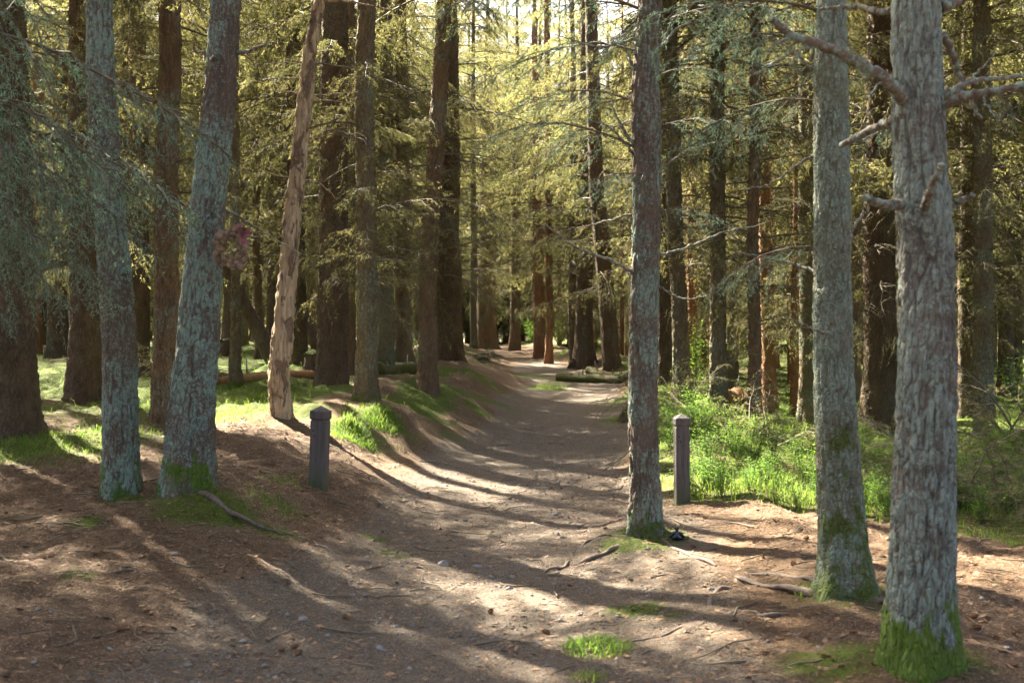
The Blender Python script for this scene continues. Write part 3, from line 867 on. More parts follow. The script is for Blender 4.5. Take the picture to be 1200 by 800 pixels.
# --- spruces that can be told apart one by one
g_bank = 'spruces on the mossy bank'
g_mid = 'spruces beyond the bank'
g_low = 'spruces rising from the green undergrowth'
g_far = 'spruces deep in the wood'
lab_bank = 'dark rough-barked spruce standing on the mossy bank above the path'
lab_mid = 'brown spruce in the shaded stand behind the mossy bank'
lab_low = 'straight spruce rising from the green undergrowth beyond the posts'
lab_far = 'tall spruce deep in the wood with twiggy dead lower branches'
spec = [
 # base, top, width, bark, label, group, extra
 ((8, 512), (0, 0), 62, 'bark_dark', 'massive dark spruce with flared roots at the sunny grass patch', None, {}),
 ((101, 472), (96, 0), 36, 'bark_dark', 'dark spruce close behind the straight reddish pine', g_bank, {}),
 ((193, 492), (199, 0), 27, 'bark_brown', 'brown spruce in the gap between the two lichened pines', None, {}),
 ((165, 440), (160, 0), 22, 'bark_dark', 'thin dark spruce seen past the straight reddish pine, next to the brown one', g_mid, {}),
 ((68, 420), (72, 0), 22, 'bark_dark', 'shaded spruce in the gap between the massive dark spruce and the straight pine', g_mid, {}),
 ((142, 428), (150, 0), 16, 'bark_dark', 'slender dark spruce almost hidden by the straight reddish pine', g_mid, {}),
 ((388, 452), (392, 0), 34, 'bark_dark', 'stout dark spruce with deeply cracked bark behind the stained post', None, {}),
 ((407, 440), (408, 0), 20, 'bark_brown', 'brown spruce half hidden by the stout dark spruce', g_bank, {}),
 ((429, 468), (428, 0), 23, 'bark_olive', 'olive-barked spruce next to the stout dark one', None, {}),
 ((501, 460), (520, 0), 20, 'bark_brown', 'slender red-topped spruce alone on the bare slope of the bank', None, {'mid': [(502, 330), (510, 200)]}),
 ((526, 421), (524, 0), 29, 'bark_dark', 'broad dark spruce with flared foot at the top of the bank slope', None, {'flare': .6}),
 ((453, 428), (452, 0), 18, 'bark_olive', 'olive spruce just behind the moss-covered log', g_bank, {}),
 ((473, 423), (470, 0), 17, 'bark_brown', 'brown spruce behind the end of the moss-covered log', g_bank, {}),
 ((350, 425), (342, 0), 20, 'bark_dark', 'dark spruce directly behind the pale dead tree', g_mid, {}),
 ((302, 420), (300, 0), 9, 'bark_brown', 'very thin spruce beside the toppled slanting trunk', g_mid, {}),
 ((323, 418), (330, 0), 22, 'bark_dark', 'dark spruce at the foot of the toppled slanting trunk', g_mid, {}),
 ((570, 409), (572, 0), 22, 'bark_brown', 'broad spruce by the bluish young spruce where the path bends', None, {}),
 ((555, 407), (555, 0), 8, 'bark_olive', lab_far, g_far, {}),
 ((632, 409), (626, 0), 13, 'bark_red', 'orange-barked pine at the head of the path', None, {'name': 'pine_tree', 'Y': 33}),
 ((644, 426), (641, 0), 9, 'bark_red', 'thin orange pine in the sunlit gap by the path bend', None, {'name': 'pine_tree'}),
 ((684, 431), (686, 0), 20, 'bark_dark', 'dark spruce with wide root flare at the log beside the path', None, {'flare': .9}),
 ((671, 429), (671, 0), 9, 'bark_brown', lab_far, g_far, {}),
 ((718, 431), (692, 0), 19, 'bark_dark', 'dark leaning spruce next to the flared one at the path bend', None, {'mid': [(712, 350), (700, 220)], 'flare': .5}),
 ((604, 404), (606, 0), 12, 'bark_brown', lab_far, g_far, {'Y': 40}),
 ((800, 472), (786, 0), 18, 'bark_olive', 'lichened spruce leaning behind the post in the undergrowth', None, {'mid': [(791, 250)]}),
 ((778, 450), (776, 0), 16, 'bark_dark', 'dark spruce half hidden by the lone pine at the path', g_low, {}),
 ((810, 440), (811, 0), 11, 'bark_red', 'thin orange spruce beyond the post in the grass', g_low, {}),
 ((842, 476), (840, 0), 18, 'bark_olive', 'olive-barked spruce by the short orange rotten log', g_low, {}),
 ((883, 493), (884, 0), 14, 'bark_brown', 'thin brown spruce rising from the twiggy brushwood', g_low, {}),
 ((901, 480), (893, 0), 16, 'bark_red', 'reddish spruce with sunlit flaky foot in the undergrowth', None, {'flare': .6}),
 ((931, 485), (935, 0), 10, 'bark_red', 'thin reddish spruce beside an olive one behind the slim spruce', g_low, {}),
 ((947, 498), (946, 0), 22, 'bark_olive', 'olive spruce partly covered by the slim grey-green spruce', g_low, {}),
 ((1030, 507), (1032, 0), 36, 'bark_dark', 'very broad dark spruce filling the gap between the two slim trees', None, {'flare': .5}),
 ((1132, 488), (1136, 0), 18, 'bark_dark', 'dark spruce behind the dead limbs of the thick grey pine', g_low, {}),
 ((1153, 515), (1150, 0), 22, 'bark_olive', 'grey-green spruce among the dry brushwood', None, {}),
 ((1178, 462), (1180, 0), 17, 'bark_dark', 'dark spruce beyond the dry brushwood tangle', g_low, {}),
 ((908, 430), (908, 0), 10, 'bark_red', lab_far, g_far, {}),
 ((1003, 470), (1003, 0), 12, 'bark_brown', 'slim brown spruce tucked beside the very broad dark one', g_low, {}),
 ((860, 436), (862, 0), 9, 'bark_brown', lab_far, g_far, {}),
 ((825, 432), (826, 0), 7, 'bark_red', lab_far, g_far, {}),
]
for i, (b, tp, w, mt, lab, grp, ex) in enumerate(spec):
    ex = dict(ex)
    tree_from_pixels(b, tp, [(300, w)], M[mt], lab, grp, H=13.0 + 2.5 * ((i * 7) % 5) / 4, **ex)

# --- more of the wood: trees further back and to the sides (shared trunks)
RT = np.random.default_rng(21)
FAR_TR = []
for k in range(6):
    mt = ['bark_dark', 'bark_brown', 'bark_red', 'bark_olive', 'bark_brown', 'bark_red'][k]
    FAR_TR.append(trunk_mesh('trunk', M[mt], [(-.4, 0, 0), (0, 0, 0), (5, .12 * math.sin(k * 2.1), .1 * math.cos(k)), (13.5, .3 * math.sin(k * 2.1 + 1), 0)],
                             [(0, .15), (3, .13), (7, .11)], 14, 14, .3, 10, .5, .28, 4, .01, 12, .5, 40 + k))
taken = [(x, y) for _, x, y, _ in TREES]
def filler(n, xr_, yr_, dmin, label, group, corridor=2.2, tries=6000, in_cone=None, kind='full', slim=False):
    c = 0
    for _ in range(tries):
        if c >= n: break
        y = RT.uniform(*yr_); x = RT.uniform(*xr_(y))
        if abs(float(path_u(np.array(x), np.array(y)))) < corridor: continue
        if in_cone is not None and (y > 0 and abs(x) * F_PX < 640 * y) != in_cone: continue
        if any((x - a) ** 2 + (y - b) ** 2 < dmin ** 2 for a, b in taken): continue
        taken.append((x, y)); c += 1
        root = link('spruce_tree', None, None, (x, y, ground_z(x, y)), (0, 0, RT.uniform(0, 6.28)))
        s = RT.uniform(.85, 1.2) * (1.5 if kind == 'bushy' else 1)
        tag(root, label, 'tree', group)
        tw = RT.uniform(.45, .7) if slim else RT.uniform(.7, 1.25)
        link('trunk', FAR_TR[RT.choice([1, 2, 5]) if slim else RT.integers(6)], root, scl=(s * tw,) * 2 + (s,))
        cm = BUSHY[0] if kind == 'bushy' else (FARC[RT.integers(2)] if kind == 'far' and -170 < x / y * F_PX < 380 else CROWNS[RT.integers(2)])
        if kind == 'bushy' or y < 3:
            link('crown', cm, root, rot=(0, 0, RT.uniform(0, 6.28)), scl=s)
        else:
            add_crown(root, 'full', cm, tuple(root.location), (0, 0, 0), RT.uniform(0, 6.28), s)
filler(100, lambda y: (-.5 * y, .5 * y), (26, 60), 1.75, lab_far, g_far, kind='far')
filler(24, lambda y: (-.02 * y, .36 * y), (24, 46), 1.1, 'slim warm brown spruce among the stouter trunks beyond the lone pine', 'slim spruces beyond the path', corridor=1.8, kind='far', slim=True)
lab_edge = 'green spruce clothed in needles almost to the ground at the far edge of the wood'
filler(72, lambda y: (-.55 * y, .55 * y), (54, 95), 2.3, lab_edge, 'bushy spruces at the far edge of the wood', corridor=1.0, kind='bushy')
for x_, y_ in [(-2.6, 70), (-1.2, 79), (-4.6, 76), (1.5, 84), (6.0, 72), (4.2, 80), (7.8, 84)]:
    r_ = tag(link('spruce_tree', None, None, (x_, y_, ground_z(x_, y_)), (0, 0, x_)), lab_edge, 'tree', 'bushy spruces at the far edge of the wood')
    link('trunk', FAR_TR[1], r_, scl=1.6); link('crown', BUSHY[0], r_, rot=(0, 0, y_), scl=1.8)
lab_side = 'off-frame spruce added to shade the side of the wood'
filler(48, lambda y: (-.62 * y - 7, .62 * y + 5), (7, 40), 2.1, lab_side, 'off-frame spruces added for shade', in_cone=False)  # trunks outside the frame, added for shading
filler(18, lambda y: (-13, 13), (-16, 5), 2.4, 'unseen spruce added around the camera to block sky light', 'unseen spruces added against sky light', corridor=3.2, in_cone=False)  # unseen trees put in around the camera to hold back sky light


# ------------------------------------------------------------------ near boughs
NEARB = [bough(RB, 2.0, .06, .40, 26, 1.0, .026, .0055, 9, .055, .95, r0=.012) for _ in range(3)]
LICH = [bough(RB, 2.0, .35, .60, 20, .9, .034, .008, 7, .07, .8, r0=.014) for _ in range(3)]
def bough_mesh(arr, mats):
    V, F, Mi = arr
    return mesh_np('bough', V, F, mats, Mi, False)
NEAR_ME = [bough_mesh(a, [M['twig'], M['needle_teal']]) for a in NEARB]
LICH_ME = [bough_mesh(a, [M['twig'], M['needle_teal']]) for a in LICH]
LIVE_ME = [bough_mesh(a, [M['twig'], M['needle']]) for a in LIVE]
def add_bough(root, base, me, p0, az, el, L, roll=0.0):
    v = Vector((math.cos(el) * math.cos(az), math.cos(el) * math.sin(az), math.sin(el)))
    Rm = Matrix(rot_to(v).tolist()).to_4x4() @ Matrix.Rotation(roll, 4, 'X')
    o = link('bough', me, root)
    o.location = Vector(p0) - Vector(base); o.rotation_euler = Rm.to_euler(); o.scale = (L / 2,) * 3
    return o
# a spruce just outside the frame whose lichened boughs reach in
lx, ly = -3.75, 6.3; lz = ground_z(lx, ly)
LT = tag(link('spruce_tree', None, None, (lx, ly, lz)), 'near spruce with drooping blue-green boughs hanging across the lichened pines', 'tree')
link('trunk', trunk_mesh('trunk', M['bark_olive'], [(-.4, 0, 0), (0, 0, 0), (6, .1, 0)], [(0, .17), (4, .15)], 14, 40, .05, 5, .4, .2, 4, .01, 16, .4, 91), LT)
add_crown(LT, 'high', HIGH[0], (lx, ly, lz), (0, 0, 0), 1.0, 1.0)
for i, (zz, az, el, L) in enumerate([(3.30, .02, -.02, 2.1), (3.05, -.22, -.12, 1.75), (2.85, .22, -.05, 1.9), (2.62, -.05, -.20, 1.55), (2.45, .35, -.15, 1.5), (3.55, -.35, .0, 1.6), (2.3, -.4, -.3, 1.2), (2.75, .1, -.1, 1.7), (2.55, -.25, -.12, 1.4), (3.0, .12, -.08, 1.9), (2.9, -.1, -.2, 1.6), (2.4, .1, -.25, 1.35)]):
    add_bough(LT, (lx, ly, lz), NEAR_ME[i % 3], (lx + .1, ly, zz), az, el, L, .3 * math.sin(i * 2.2))
# boughs on the lone pine at the path edge and on the trees across the path
cb = tuple(xc_)
for i, (px, py, az, el, L, kind) in enumerate([(748, 175, 3.25, .25, 1.15, 1), (748, 120, 3.0, .15, 1.0, 1), (748, 60, 2.8, .1, 1.3, 1), (768, 150, -.1, .1, .8, 1), (768, 90, .4, .1, .9, 1), (768, 210, 3.7, 0, .7, 1),
                                               (768, 30, -.4, .1, 1.2, 1), (748, 10, 3.5, .1, 1.5, 1), (762, 250, -.5, .05, .6, 1)]):
    p = at(px, py, cb[1]); add_bough(Ct, cb, LICH_ME[i % 3], p, az, el, L, .2 * math.sin(i))
bb = tuple(xb)
# twigs and lichen tufts on the thick pine's dead limbs
for q, r in [([(1000, 70, -.18), (992, 52, -.2), (980, 40, -.24)], .007), ([(955, 50, -.22), (948, 70, -.25), (938, 84, -.3)], .006), ([(930, 42, -.25), (910, 50, -.3), (893, 62, -.32)], .006), ([(1150, 110, -.13), (1160, 130, -.2), (1172, 142, -.25)], .006),
             ([(1035, 92, -.12), (1022, 108, -.2), (1010, 114, -.25)], .006), ([(1130, 100, .15), (1150, 80, .2), (1168, 62, .25)], .007), ([(918, 34, -.27), (925, 18, -.3), (930, 2, -.3)], .006)]:
    limb(A, xa, q, r, r * .35, name='twig', sides=6, n=14)
for i, (px, py, az, L) in enumerate([(1020, 84, 3.6, .22), (985, 64, 2.6, .25), (950, 50, 3.9, .22), (920, 38, 2.9, .28), (1160, 106, .4, .22), (1185, 103, -.6, .2), (1005, 74, 4.4, .18)]):
    p = at(px, py, xa[1] - .18); add_bough(A, tuple(xa), LICH_ME[i % 3], p, az, -.5, L, .3 * i)
for i, (px, py, az, el, L) in enumerate([(970, 60, 3.3, .1, .9), (970, 120, 2.7, .0, .9), (968, 15, 3.0, .1, 1.2), (985, 150, .6, 0, .7), (968, 290, 2.6, -.1, .7)]):
    p = at(px, py, bb[1]); add_bough(B, bb, LICH_ME[(i + 1) % 3], p, az, el, L, .2 * math.sin(i * 3))

# ------------------------------------------------------------------ dead wood
SN, *xs_ = tree_from_pixels((331, 487), (384, -40), [(487, 31), (400, 25), (300, 21), (200, 19), (100, 18), (0, 13)], M['snag'],
    'bark-stripped pale dead tree leaning beside the stained post', None, H=6.4, crown_kind=None, name='dead_tree', mid=[(327, 440), (331, 400), (335, 350), (340, 300), (343, 250), (350, 200), (354, 150), (359, 100), (363, 60), (375, 0)], flare=.25, bamp=.022)
for q, r in [([(378, 2, 0), (410, 2, -.1), (462, 13, -.2)], .022), ([(364, 118, 0), (385, 118, -.1), (412, 122, -.2)], .016), ([(362, 62, .05), (378, 61, .1), (392, 60, .1)], .014),
             ([(352, 110, 0), (335, 107, 0), (325, 105, 0)], .012), ([(350, 155, 0), (340, 145, -.1), (331, 134, -.1)], .010), ([(357, 155, 0), (364, 147, -.1), (370, 140, -.1)], .010), ([(344, 208, 0), (325, 205, -.1), (300, 196, -.2)], .010),
             ([(368, 112, .1), (392, 110, .3), (420, 108, .5)], .010), ([(352, 210, 0), (375, 215, .2), (395, 235, .4)], .009)]:
    limb(SN, xs_, q, r, r * .45, sides=8, mat=M['snag'], n=12)
# strips of bark still clinging to the dead tree
PO, *xp_ = tree_from_pixels((277, 455), (276, 300), [(455, 15), (380, 11), (300, 10)], M['bark_olive'], 'thin broken pole standing below the cone wreath', None, H=1.75, crown_kind=None, name='dead_tree', flare=.3)

def log_between(p0, p1, r0, r1, mat, label, name='fallen_log', lift=.5, wob=.02, sides=14, n=26, cat='log', group=None, snap=True, stubs=2):
    P = smooth_curve(np.array([p0, (np.array(p0) + p1) / 2 + np.array([0, .05, 0]), p1]), n)
    t = np.linspace(0, 1, n); rr = r0 * (1 - t) + r1 * t
    if snap:
        P[:, 2] = height(P[:, 0], P[:, 1], False) + rr * lift
    rg = np.random.default_rng(int(abs(P[0, 0] * 991) + n))
    P = P + np.cumsum(rg.normal(0, wob * .2, (n, 3)), 0) * .4
    o0 = P[0].copy()
    g = Geo(); V, F = tube(P - o0, rr, sides, True, int(r0 * 999), .35); g.add(V, F)
    o = link(name, g.mesh(name, mat), None, o0)
    tag(o, label, cat, group)
    for k in range(stubs):
        i = int(n * (k + 1) / (stubs + 1)); d = rg.normal(0, 1, 3); d[2] = abs(d[2]) + .6; d /= np.linalg.norm(d)
        g = Geo(); V, F = tube(np.array([P[i], P[i] + d * .15, P[i] + d * .3 + rg.normal(0, .03, 3)]) - o0, [.018, .014, .008], 6); g.add(V, F)
        link('branch_stub', g.mesh('branch_stub', M['limb']), o)
    return o
def gp(px, py):
    return np.array(hit(px, py))
log_between(gp(436, 436), gp(496, 434), .13, .11, M['mosslog'], 'moss-covered log lying behind the slender red-topped spruce')
log_between(gp(252, 450), gp(372, 443), .07, .06, M['rotwood'], 'rotten reddish log on the moss behind the pale dead tree')
log_between(gp(655, 446), gp(740, 443), .13, .10, M['mosslog'], 'mossy log along the path edge below the flared dark spruce')
log_between(gp(690, 437), gp(745, 436), .10, .08, M['mosslog'], 'second mossy log behind the one edging the path', stubs=3)
log_between(gp(850, 470), gp(884, 468), .14, .12, M['rotwood'], 'short orange rotten log in the undergrowth')
log_between(gp(1020, 470), gp(1075, 478), .09, .07, M['mosslog'], 'thin fallen log beside the very broad dark spruce')
log_between(gp(100, 447), gp(190, 440), .07, .05, M['mosslog'], 'thin mossy log in the shade behind the straight reddish pine')
q0 = gp(320, 424); q1 = at(238, 270, q0[1] + .6)
log_between(q0, q1, .15, .11, M['bark_dark'], 'dark trunk of a toppled tree propped at a slant', name='fallen_tree', snap=False, cat='fallen tree')
q0 = gp(372, 418); q1 = at(340, 300, q0[1] + .5)
log_between(q0, q1, .09, .06, M['bark_dark'], 'slim slanting dead trunk behind the pale dead tree', name='fallen_tree', snap=False, cat='fallen tree')

def stump(px, py, r, h, label, mat):
    x, y, z = hit(px, py)
    root = tag(link('tree_stump', None, None, (x, y, z)), label, 'stump')
    link('trunk', trunk_mesh('trunk', M['bark_dark'], [(-.4, 0, 0), (0, 0, 0), (h, .02, 0)], [(0, r), (h * .9, r * .85)], h, 30, .04, h, .5, .15, 5, .02, 9, .6, int(px), False, r * .75, .2), root)
    th = np.linspace(0, 2 * math.pi, 15)[:-1]
    g = Geo(); rr_ = np.array([1.0, .8, .45, .05]); V = []
    for k, q in enumerate(rr_):
        for a_ in th:
            V.append((math.cos(a_) * r * q * .95 * (1 + .15 * math.sin(3 * a_ + px)), math.sin(a_) * r * q * .95, h - .05 + .07 * (1 - q) + .02 * math.sin(5 * a_ + k)))
    F = []
    for k in range(3):
        for j in range(14):
            F.append((k * 14 + j, k * 14 + (j + 1) % 14, (k + 1) * 14 + (j + 1) % 14, (k + 1) * 14 + j))
    g.add(V, F); link('moss_cap', g.mesh('moss_cap', mat), root)
stump(367, 436, .17, .36, 'dark old stump with a cap of moss next to the stout dark spruce', M['moss'])
stump(268, 418, .22, .40, 'black hollow-looking stump in the sunlit moss behind the thin pole', M['mosslog'])
stump(737, 492, .14, .16, 'low mossy stump on the path edge behind the lone pine', M['moss'])

# roots that surface in the trodden ground, each a part of its tree
def root_tube(tree, base, pix, r0, r1, bury=.42):
    P = np.array([hit(px, py) for px, py in pix]); P = smooth_curve(P, 70)
    t = np.linspace(0, 1, 70); rr = r0 * (1 - t) + r1 * t
    P[:, 2] = height(P[:, 0], P[:, 1], False) + rr * (.02 - bury * np.abs(2 * t - 1) ** 3 * 3.6) + .006 * np.sin(t * 17 + px0(pix))
    g = Geo(); V, F = tube(P - np.array(base), rr * (1 + .12 * np.sin(t * 7 + px0(pix))), 14, True, int(pix[0][0]), .7); g.add(V, F)
    link('root', g.mesh('root', M['root']), tree)
def px0(pix): return pix[0][0] * .13
for pix, r0, r1 in [([(978, 694), (930, 691), (880, 682), (850, 668)], .026, .007), ([(960, 680), (930, 676), (880, 672), (835, 668)], .016, .004), ([(862, 688), (842, 692), (832, 706), (836, 716), (856, 720)], .022, .007),
                    ([(940, 716), (900, 722), (862, 718), (836, 724)], .016, .005), ([(1020, 700), (1040, 706), (1050, 712)], .02, .01)]:
    root_tube(B, xb, pix, r0, r1)
for pix, r0, r1 in [([(738, 632), (718, 644), (700, 652), (668, 662)], .024, .010), ([(668, 655), (660, 664), (640, 668), (636, 676)], .010, .006), ([(772, 628), (800, 648), (840, 660)], .02, .008), ([(735, 628), (700, 630), (678, 640)], .016, .006)]:
    root_tube(Ct, xc_, pix, r0, r1)
for pix, r0, r1 in [([(850, 742), (815, 730), (790, 740), (740, 752)], .012, .004)]:
    root_tube(A, xa, pix, r0, r1)
for pix, r0, r1 in [([(228, 572), (262, 594), (298, 614), (345, 628)], .024, .004)]:
    root_tube(D, xd, pix, r0, r1)
for pix, r0, r1 in [([(85, 668), (120, 672), (160, 668), (190, 676)], .010, .003)]:
    root_tube(E, xe, pix, r0, r1)

# ------------------------------------------------------------------ stained timber posts
def post(px, py, pt, wpx, rotz, lean, label):
    x, y, z = hit(px, py)
    h = (py - pt) / F_PX * y; w = wpx / F_PX * y
    root = tag(link('wooden_post', None, None, (x, y, z), (0, lean, rotz)), label, 'post', 'stained timber posts')
    c = w * .045; hw = w / 2
    def ring(s, cc, zz):
        q = hw * s
        return [(q - cc, -q, zz), (q, -q + cc, zz), (q, q - cc, zz), (q - cc, q, zz), (-q + cc, q, zz), (-q, q - cc, zz), (-q, -q + cc, zz), (-q + cc, -q, zz)]
    def loft(rings, name):
        V = [v for r in rings for v in r]; F = []
        for k in range(len(rings) - 1):
            for j in range(8):
                F.append((k * 8 + j, k * 8 + (j + 1) % 8, k * 8 + 8 + (j + 1) % 8, k * 8 + 8 + j))
        for j in range(1, 7):
            e = (len(rings) - 1) * 8
            F.append((e, e + j, e + j + 1, e + j + 1))
        F = [f for f in F]
        T = []
        for f in F:
            T.append((f[0], f[1], f[2]))
            if f[3] != f[2]: T.append((f[0], f[2], f[3]))
        return link(name, mesh_np(name, V, T, M['post'], None, False), root)
    hc = h - w * .95
    loft([ring(1, c, -.3), ring(1, c, hc - .006), ring(.93, c, hc), ring(.93, c, hc + .010)], 'shaft')
    loft([ring(.97, c, hc + .008), ring(1.10, c, hc + .018), ring(1.10, c, h - w * .36), ring(1.02, c * .8, h - w * .31), ring(.05, .001, h)], 'cap')
    for k, zz in enumerate((hc - .08, hc - .12)):
        th = np.linspace(0, 2 * math.pi, 9)[:-1]
        g = Geo(); V, F = tube(np.array([(-hw * .55 + .01 * k, -hw - .003, zz), (-hw * .55 + .01 * k, -hw + .01, zz)]), .006, 8); g.add(V, F)
        link('bolt_hole', g.mesh('bolt_hole', M['hole']), root)
post(373, 572, 474, 18, math.radians(-14), math.radians(2.0), 'dark stained square post with pointed cap on the bare bank')
post(799, 590, 485, 16, math.radians(4), math.radians(-.3), 'dark stained square post with pointed cap standing in tall grass')

# ------------------------------------------------------------------ cones, wreath, bag
def cone_mesh(name, mat, L=.06, r=.016, nsc=46):
    g = Geo()
    V, F = tube(np.array([(0, 0, -L / 2), (0, 0, -L * .25), (0, 0, L * .15), (0, 0, L / 2)]), [r * .5, r * .8, r * .7, r * .2], 7); g.add(V, F)
    for k in range(nsc):
        t = k / nsc; a = k * 2.399; zz = -L * .48 + L * .95 * t
        rr = r * (math.sin(math.pi * (.18 + .78 * t)) ** .6)
        ca, sa = math.cos(a), math.sin(a)
        o = np.array([ca * rr * .6, sa * rr * .6, zz]); tip = np.array([ca * rr * 1.25, sa * rr * 1.25, zz + L * .07])
        sd = np.array([-sa, ca, 0]) * r * .42
        mid = (o + tip) / 2 + np.array([ca, sa, .3]) * r * .12
        g.add([o, mid + sd, tip, mid - sd], [(0, 1, 2), (0, 2, 3)])
    return g.mesh(name, mat, False)
CONE = cone_mesh('cone', M['cone'])
RS = np.random.default_rng(303)
def on_ground(px, py, lift=0.0):
    x, y, z = hit(px, py); return (x, y, z + lift)
cone_px = [(172, 718), (350, 767), (330, 764), (945, 632), (838, 644), (883, 634), (862, 726), (907, 720), (1145, 735), (1168, 743), (1141, 722), (1158, 728), (1188, 740), (930, 665), (812, 640),
           (575, 720), (405, 725), (60, 655), (640, 742), (1000, 745), (345, 760), (142, 741), (610, 610), (690, 560)]
for (px, py) in cone_px:
    o = link('pine_cone', CONE, None, on_ground(px, py, .012), (math.pi / 2 + RS.normal(0, .15), RS.uniform(0, 6), RS.uniform(0, 6.28)), RS.uniform(.5, .85))
    tag(o, 'brown fallen cone lying on the litter of the trodden ground', 'cone', 'fallen cones on the ground')

wp = at(272, 291, xd[1] - .24)
WR = tag(link('cone_wreath', None, None, wp.tolist(), (0, 0, 0), 1.05), 'dry brown cone wreath with a red ribbon hung on the leaning pine', 'wreath')
WC = cone_mesh('cone', M['wreath'], .055, .022, 34)
th = np.linspace(0, 2 * math.pi, 25)
g = Geo(); V, F = tube(np.stack([.085 * np.cos(th), 0 * th, .11 * np.sin(th)], 1), .022, 8, False); g.add(V, F); link('ring', g.mesh('ring', M['wreath']), WR)
for k in range(46):
    a_ = k * 2.399; rr = RS.uniform(.055, .118)
    link('cone', WC, WR, (rr * .95 * math.cos(a_), RS.uniform(-.045, -.005), rr * 1.2 * math.sin(a_)), (RS.uniform(.6, 2.4), RS.uniform(-.5, .5), RS.uniform(0, 6.28)), RS.uniform(.7, 1.2))
def strip(pts, w, name, parent, mat):
    P = smooth_curve(pts, 14); Wd = np.array([0, .4, 1.0]) * w
    V = np.concatenate([P - Wd * .5 + [0, 0, 0], P + Wd * .5, P - Wd * .5 + [0, .002, 0], P + Wd * .5 + [0, .002, 0]]); n = 14
    F = [(i, i + 1, n + i + 1, n + i) for i in range(n - 1)] + [(2 * n + i, 3 * n + i, 3 * n + i + 1, 2 * n + i + 1) for i in range(n - 1)]
    g = Geo(); g.add(V, F); return link(name, g.mesh(name, mat), parent)
k0 = np.array([.085, -.07, .085])
rb = strip([k0, k0 + [-.03, -.02, .05], k0 + [.01, -.03, .06], k0 + [.004, -.01, 0]], .03, 'ribbon_loop', WR, M['ribbon'])
strip([k0, k0 + [.05, -.02, .03], k0 + [.055, -.03, .0], k0 + [.004, -.01, 0]], .03, 'ribbon_loop', WR, M['ribbon'])
strip([k0, k0 + [.02, -.02, -.04], k0 + [.045, -.01, -.07], k0 + [.035, -.02, -.11]], .028, 'ribbon_tail', WR, M['ribbon'])
strip([k0, k0 + [-.01, -.03, -.03], k0 + [.01, -.02, -.06]], .026, 'ribbon_tail', WR, M['ribbon'])

# small tied black bag on the needles by the lone pine
bx_, by_, bz_ = hit(793, 634)
BG = tag(link('black_bag', None, None, (bx_, by_, bz_)), 'small tied black plastic bag at the foot of the lone pine', 'bag')
g = Geo(); th = np.linspace(0, 2 * math.pi, 15)[:-1]; V = []
for k, (q, zz) in enumerate([(.2, 0), (.85, .006), (1, .022), (.85, .04), (.45, .055), (.16, .064), (.3, .076), (.36, .088)]):
    for j, a_ in enumerate(th):
        w = 1 + .16 * math.sin(5 * a_ + k) + .1 * math.sin(3 * a_ - k * 2)
        V.append((.042 * q * w * math.cos(a_), .034 * q * w * math.sin(a_), zz))
F = [(k * 14 + j, k * 14 + (j + 1) % 14, k * 14 + 14 + (j + 1) % 14, k * 14 + 14 + j) for k in range(7) for j in range(14)]
g.add(V, F); link('pouch', g.mesh('pouch', M['bag']), BG)
for sd in (-1, 1):
    g = Geo(); V, F = tube(np.array([(0, 0, .062), (sd * .03, -.01, .05), (sd * .055, -.015, .02)]), [.007, .011, .006], 6); g.add(V, F); link('tie_end', g.mesh('tie_end', M['bag']), BG)

# ------------------------------------------------------------------ stones, gravel, twigs, litter
def stone_arr(rng, n=8, m=6):
    V = []; 
    ph = rng.uniform(0, 6, 6)
    for k in range(m):
        v = math.pi * k / (m - 1)
        for j in range(n):
            a_ = 2 * math.pi * j / n
            w = 1 + .22 * math.sin(2 * a_ + ph[0]) + .15 * math.sin(3 * a_ + ph[1] + v) + .1 * math.sin(5 * a_ + ph[2] + 2 * v)
            V.append((math.sin(v) * math.cos(a_) * w, math.sin(v) * math.sin(a_) * w * .75, math.cos(v) * .45 * (1 + .2 * math.sin(a_ + ph[3]))))
    F = [(k * n + j, (k + 1) * n + j, (k + 1) * n + (j + 1) % n, k * n + (j + 1) % n) for k in range(m - 1) for j in range(n)]
    g = Geo(); g.add(V, F); return g
STONES = [stone_arr(RS).mesh('stone', M['stone'], True) for _ in range(6)]
stone_px = [(355, 728, 14), (285, 752, 9), (448, 762, 11), (470, 742, 6), (205, 648, 8), (428, 700, 7), (390, 740, 6), (330, 690, 6), (445, 590, 6), (520, 662, 14), (560, 664, 12), (600, 675, 9), (500, 690, 7), (610, 556, 6), (640, 574, 7),
            (625, 590, 6), (580, 612, 6), (650, 604, 8), (660, 630, 6), (590, 640, 6), (545, 610, 5), (615, 575, 5), (540, 650, 5), (470, 665, 6), (430, 655, 5), (360, 650, 5), (410, 680, 5), (540, 716, 7), (600, 735, 6), (560, 770, 7), (480, 785, 8), (310, 780, 8),
            (640, 780, 7), (680, 720, 6), (720, 670, 6), (690, 690, 5), (130, 760, 7), (60, 720, 6), (220, 780, 8), (160, 660, 6), (40, 780, 8), (760, 700, 6), (820, 760, 7), (900, 745, 6), (960, 755, 6), (1150, 700, 7), (1020, 745, 5), (1180, 760, 8), (800, 690, 5), (1027, 653, 8), (1005, 660, 7), (705, 640, 5)]
def uval(x, y): return abs(float(path_u(np.array(x), np.array(y)))) - float(ip(y, T_HW))
for i, (px, py, w) in enumerate(stone_px):
    x, y, z = hit(px, py); r = .5 * w / F_PX * y * 1.15
    link('stone', STONES[i % 6], path if uval(x, y) < 0 else ground, (x, y, z + r * .12), (RS.normal(0, .2), RS.normal(0, .2), RS.uniform(0, 6.28)), r)

def scatter_xy(n, fx, fy, dens):
    x = RS.uniform(*fx, n); y = RS.uniform(*fy, n)
    k = RS.uniform(0, 1, n) < dens(x, y)
    return x[k], y[k]
def cone_ok(x, y): return (np.abs(x) < .48 * y + .4)
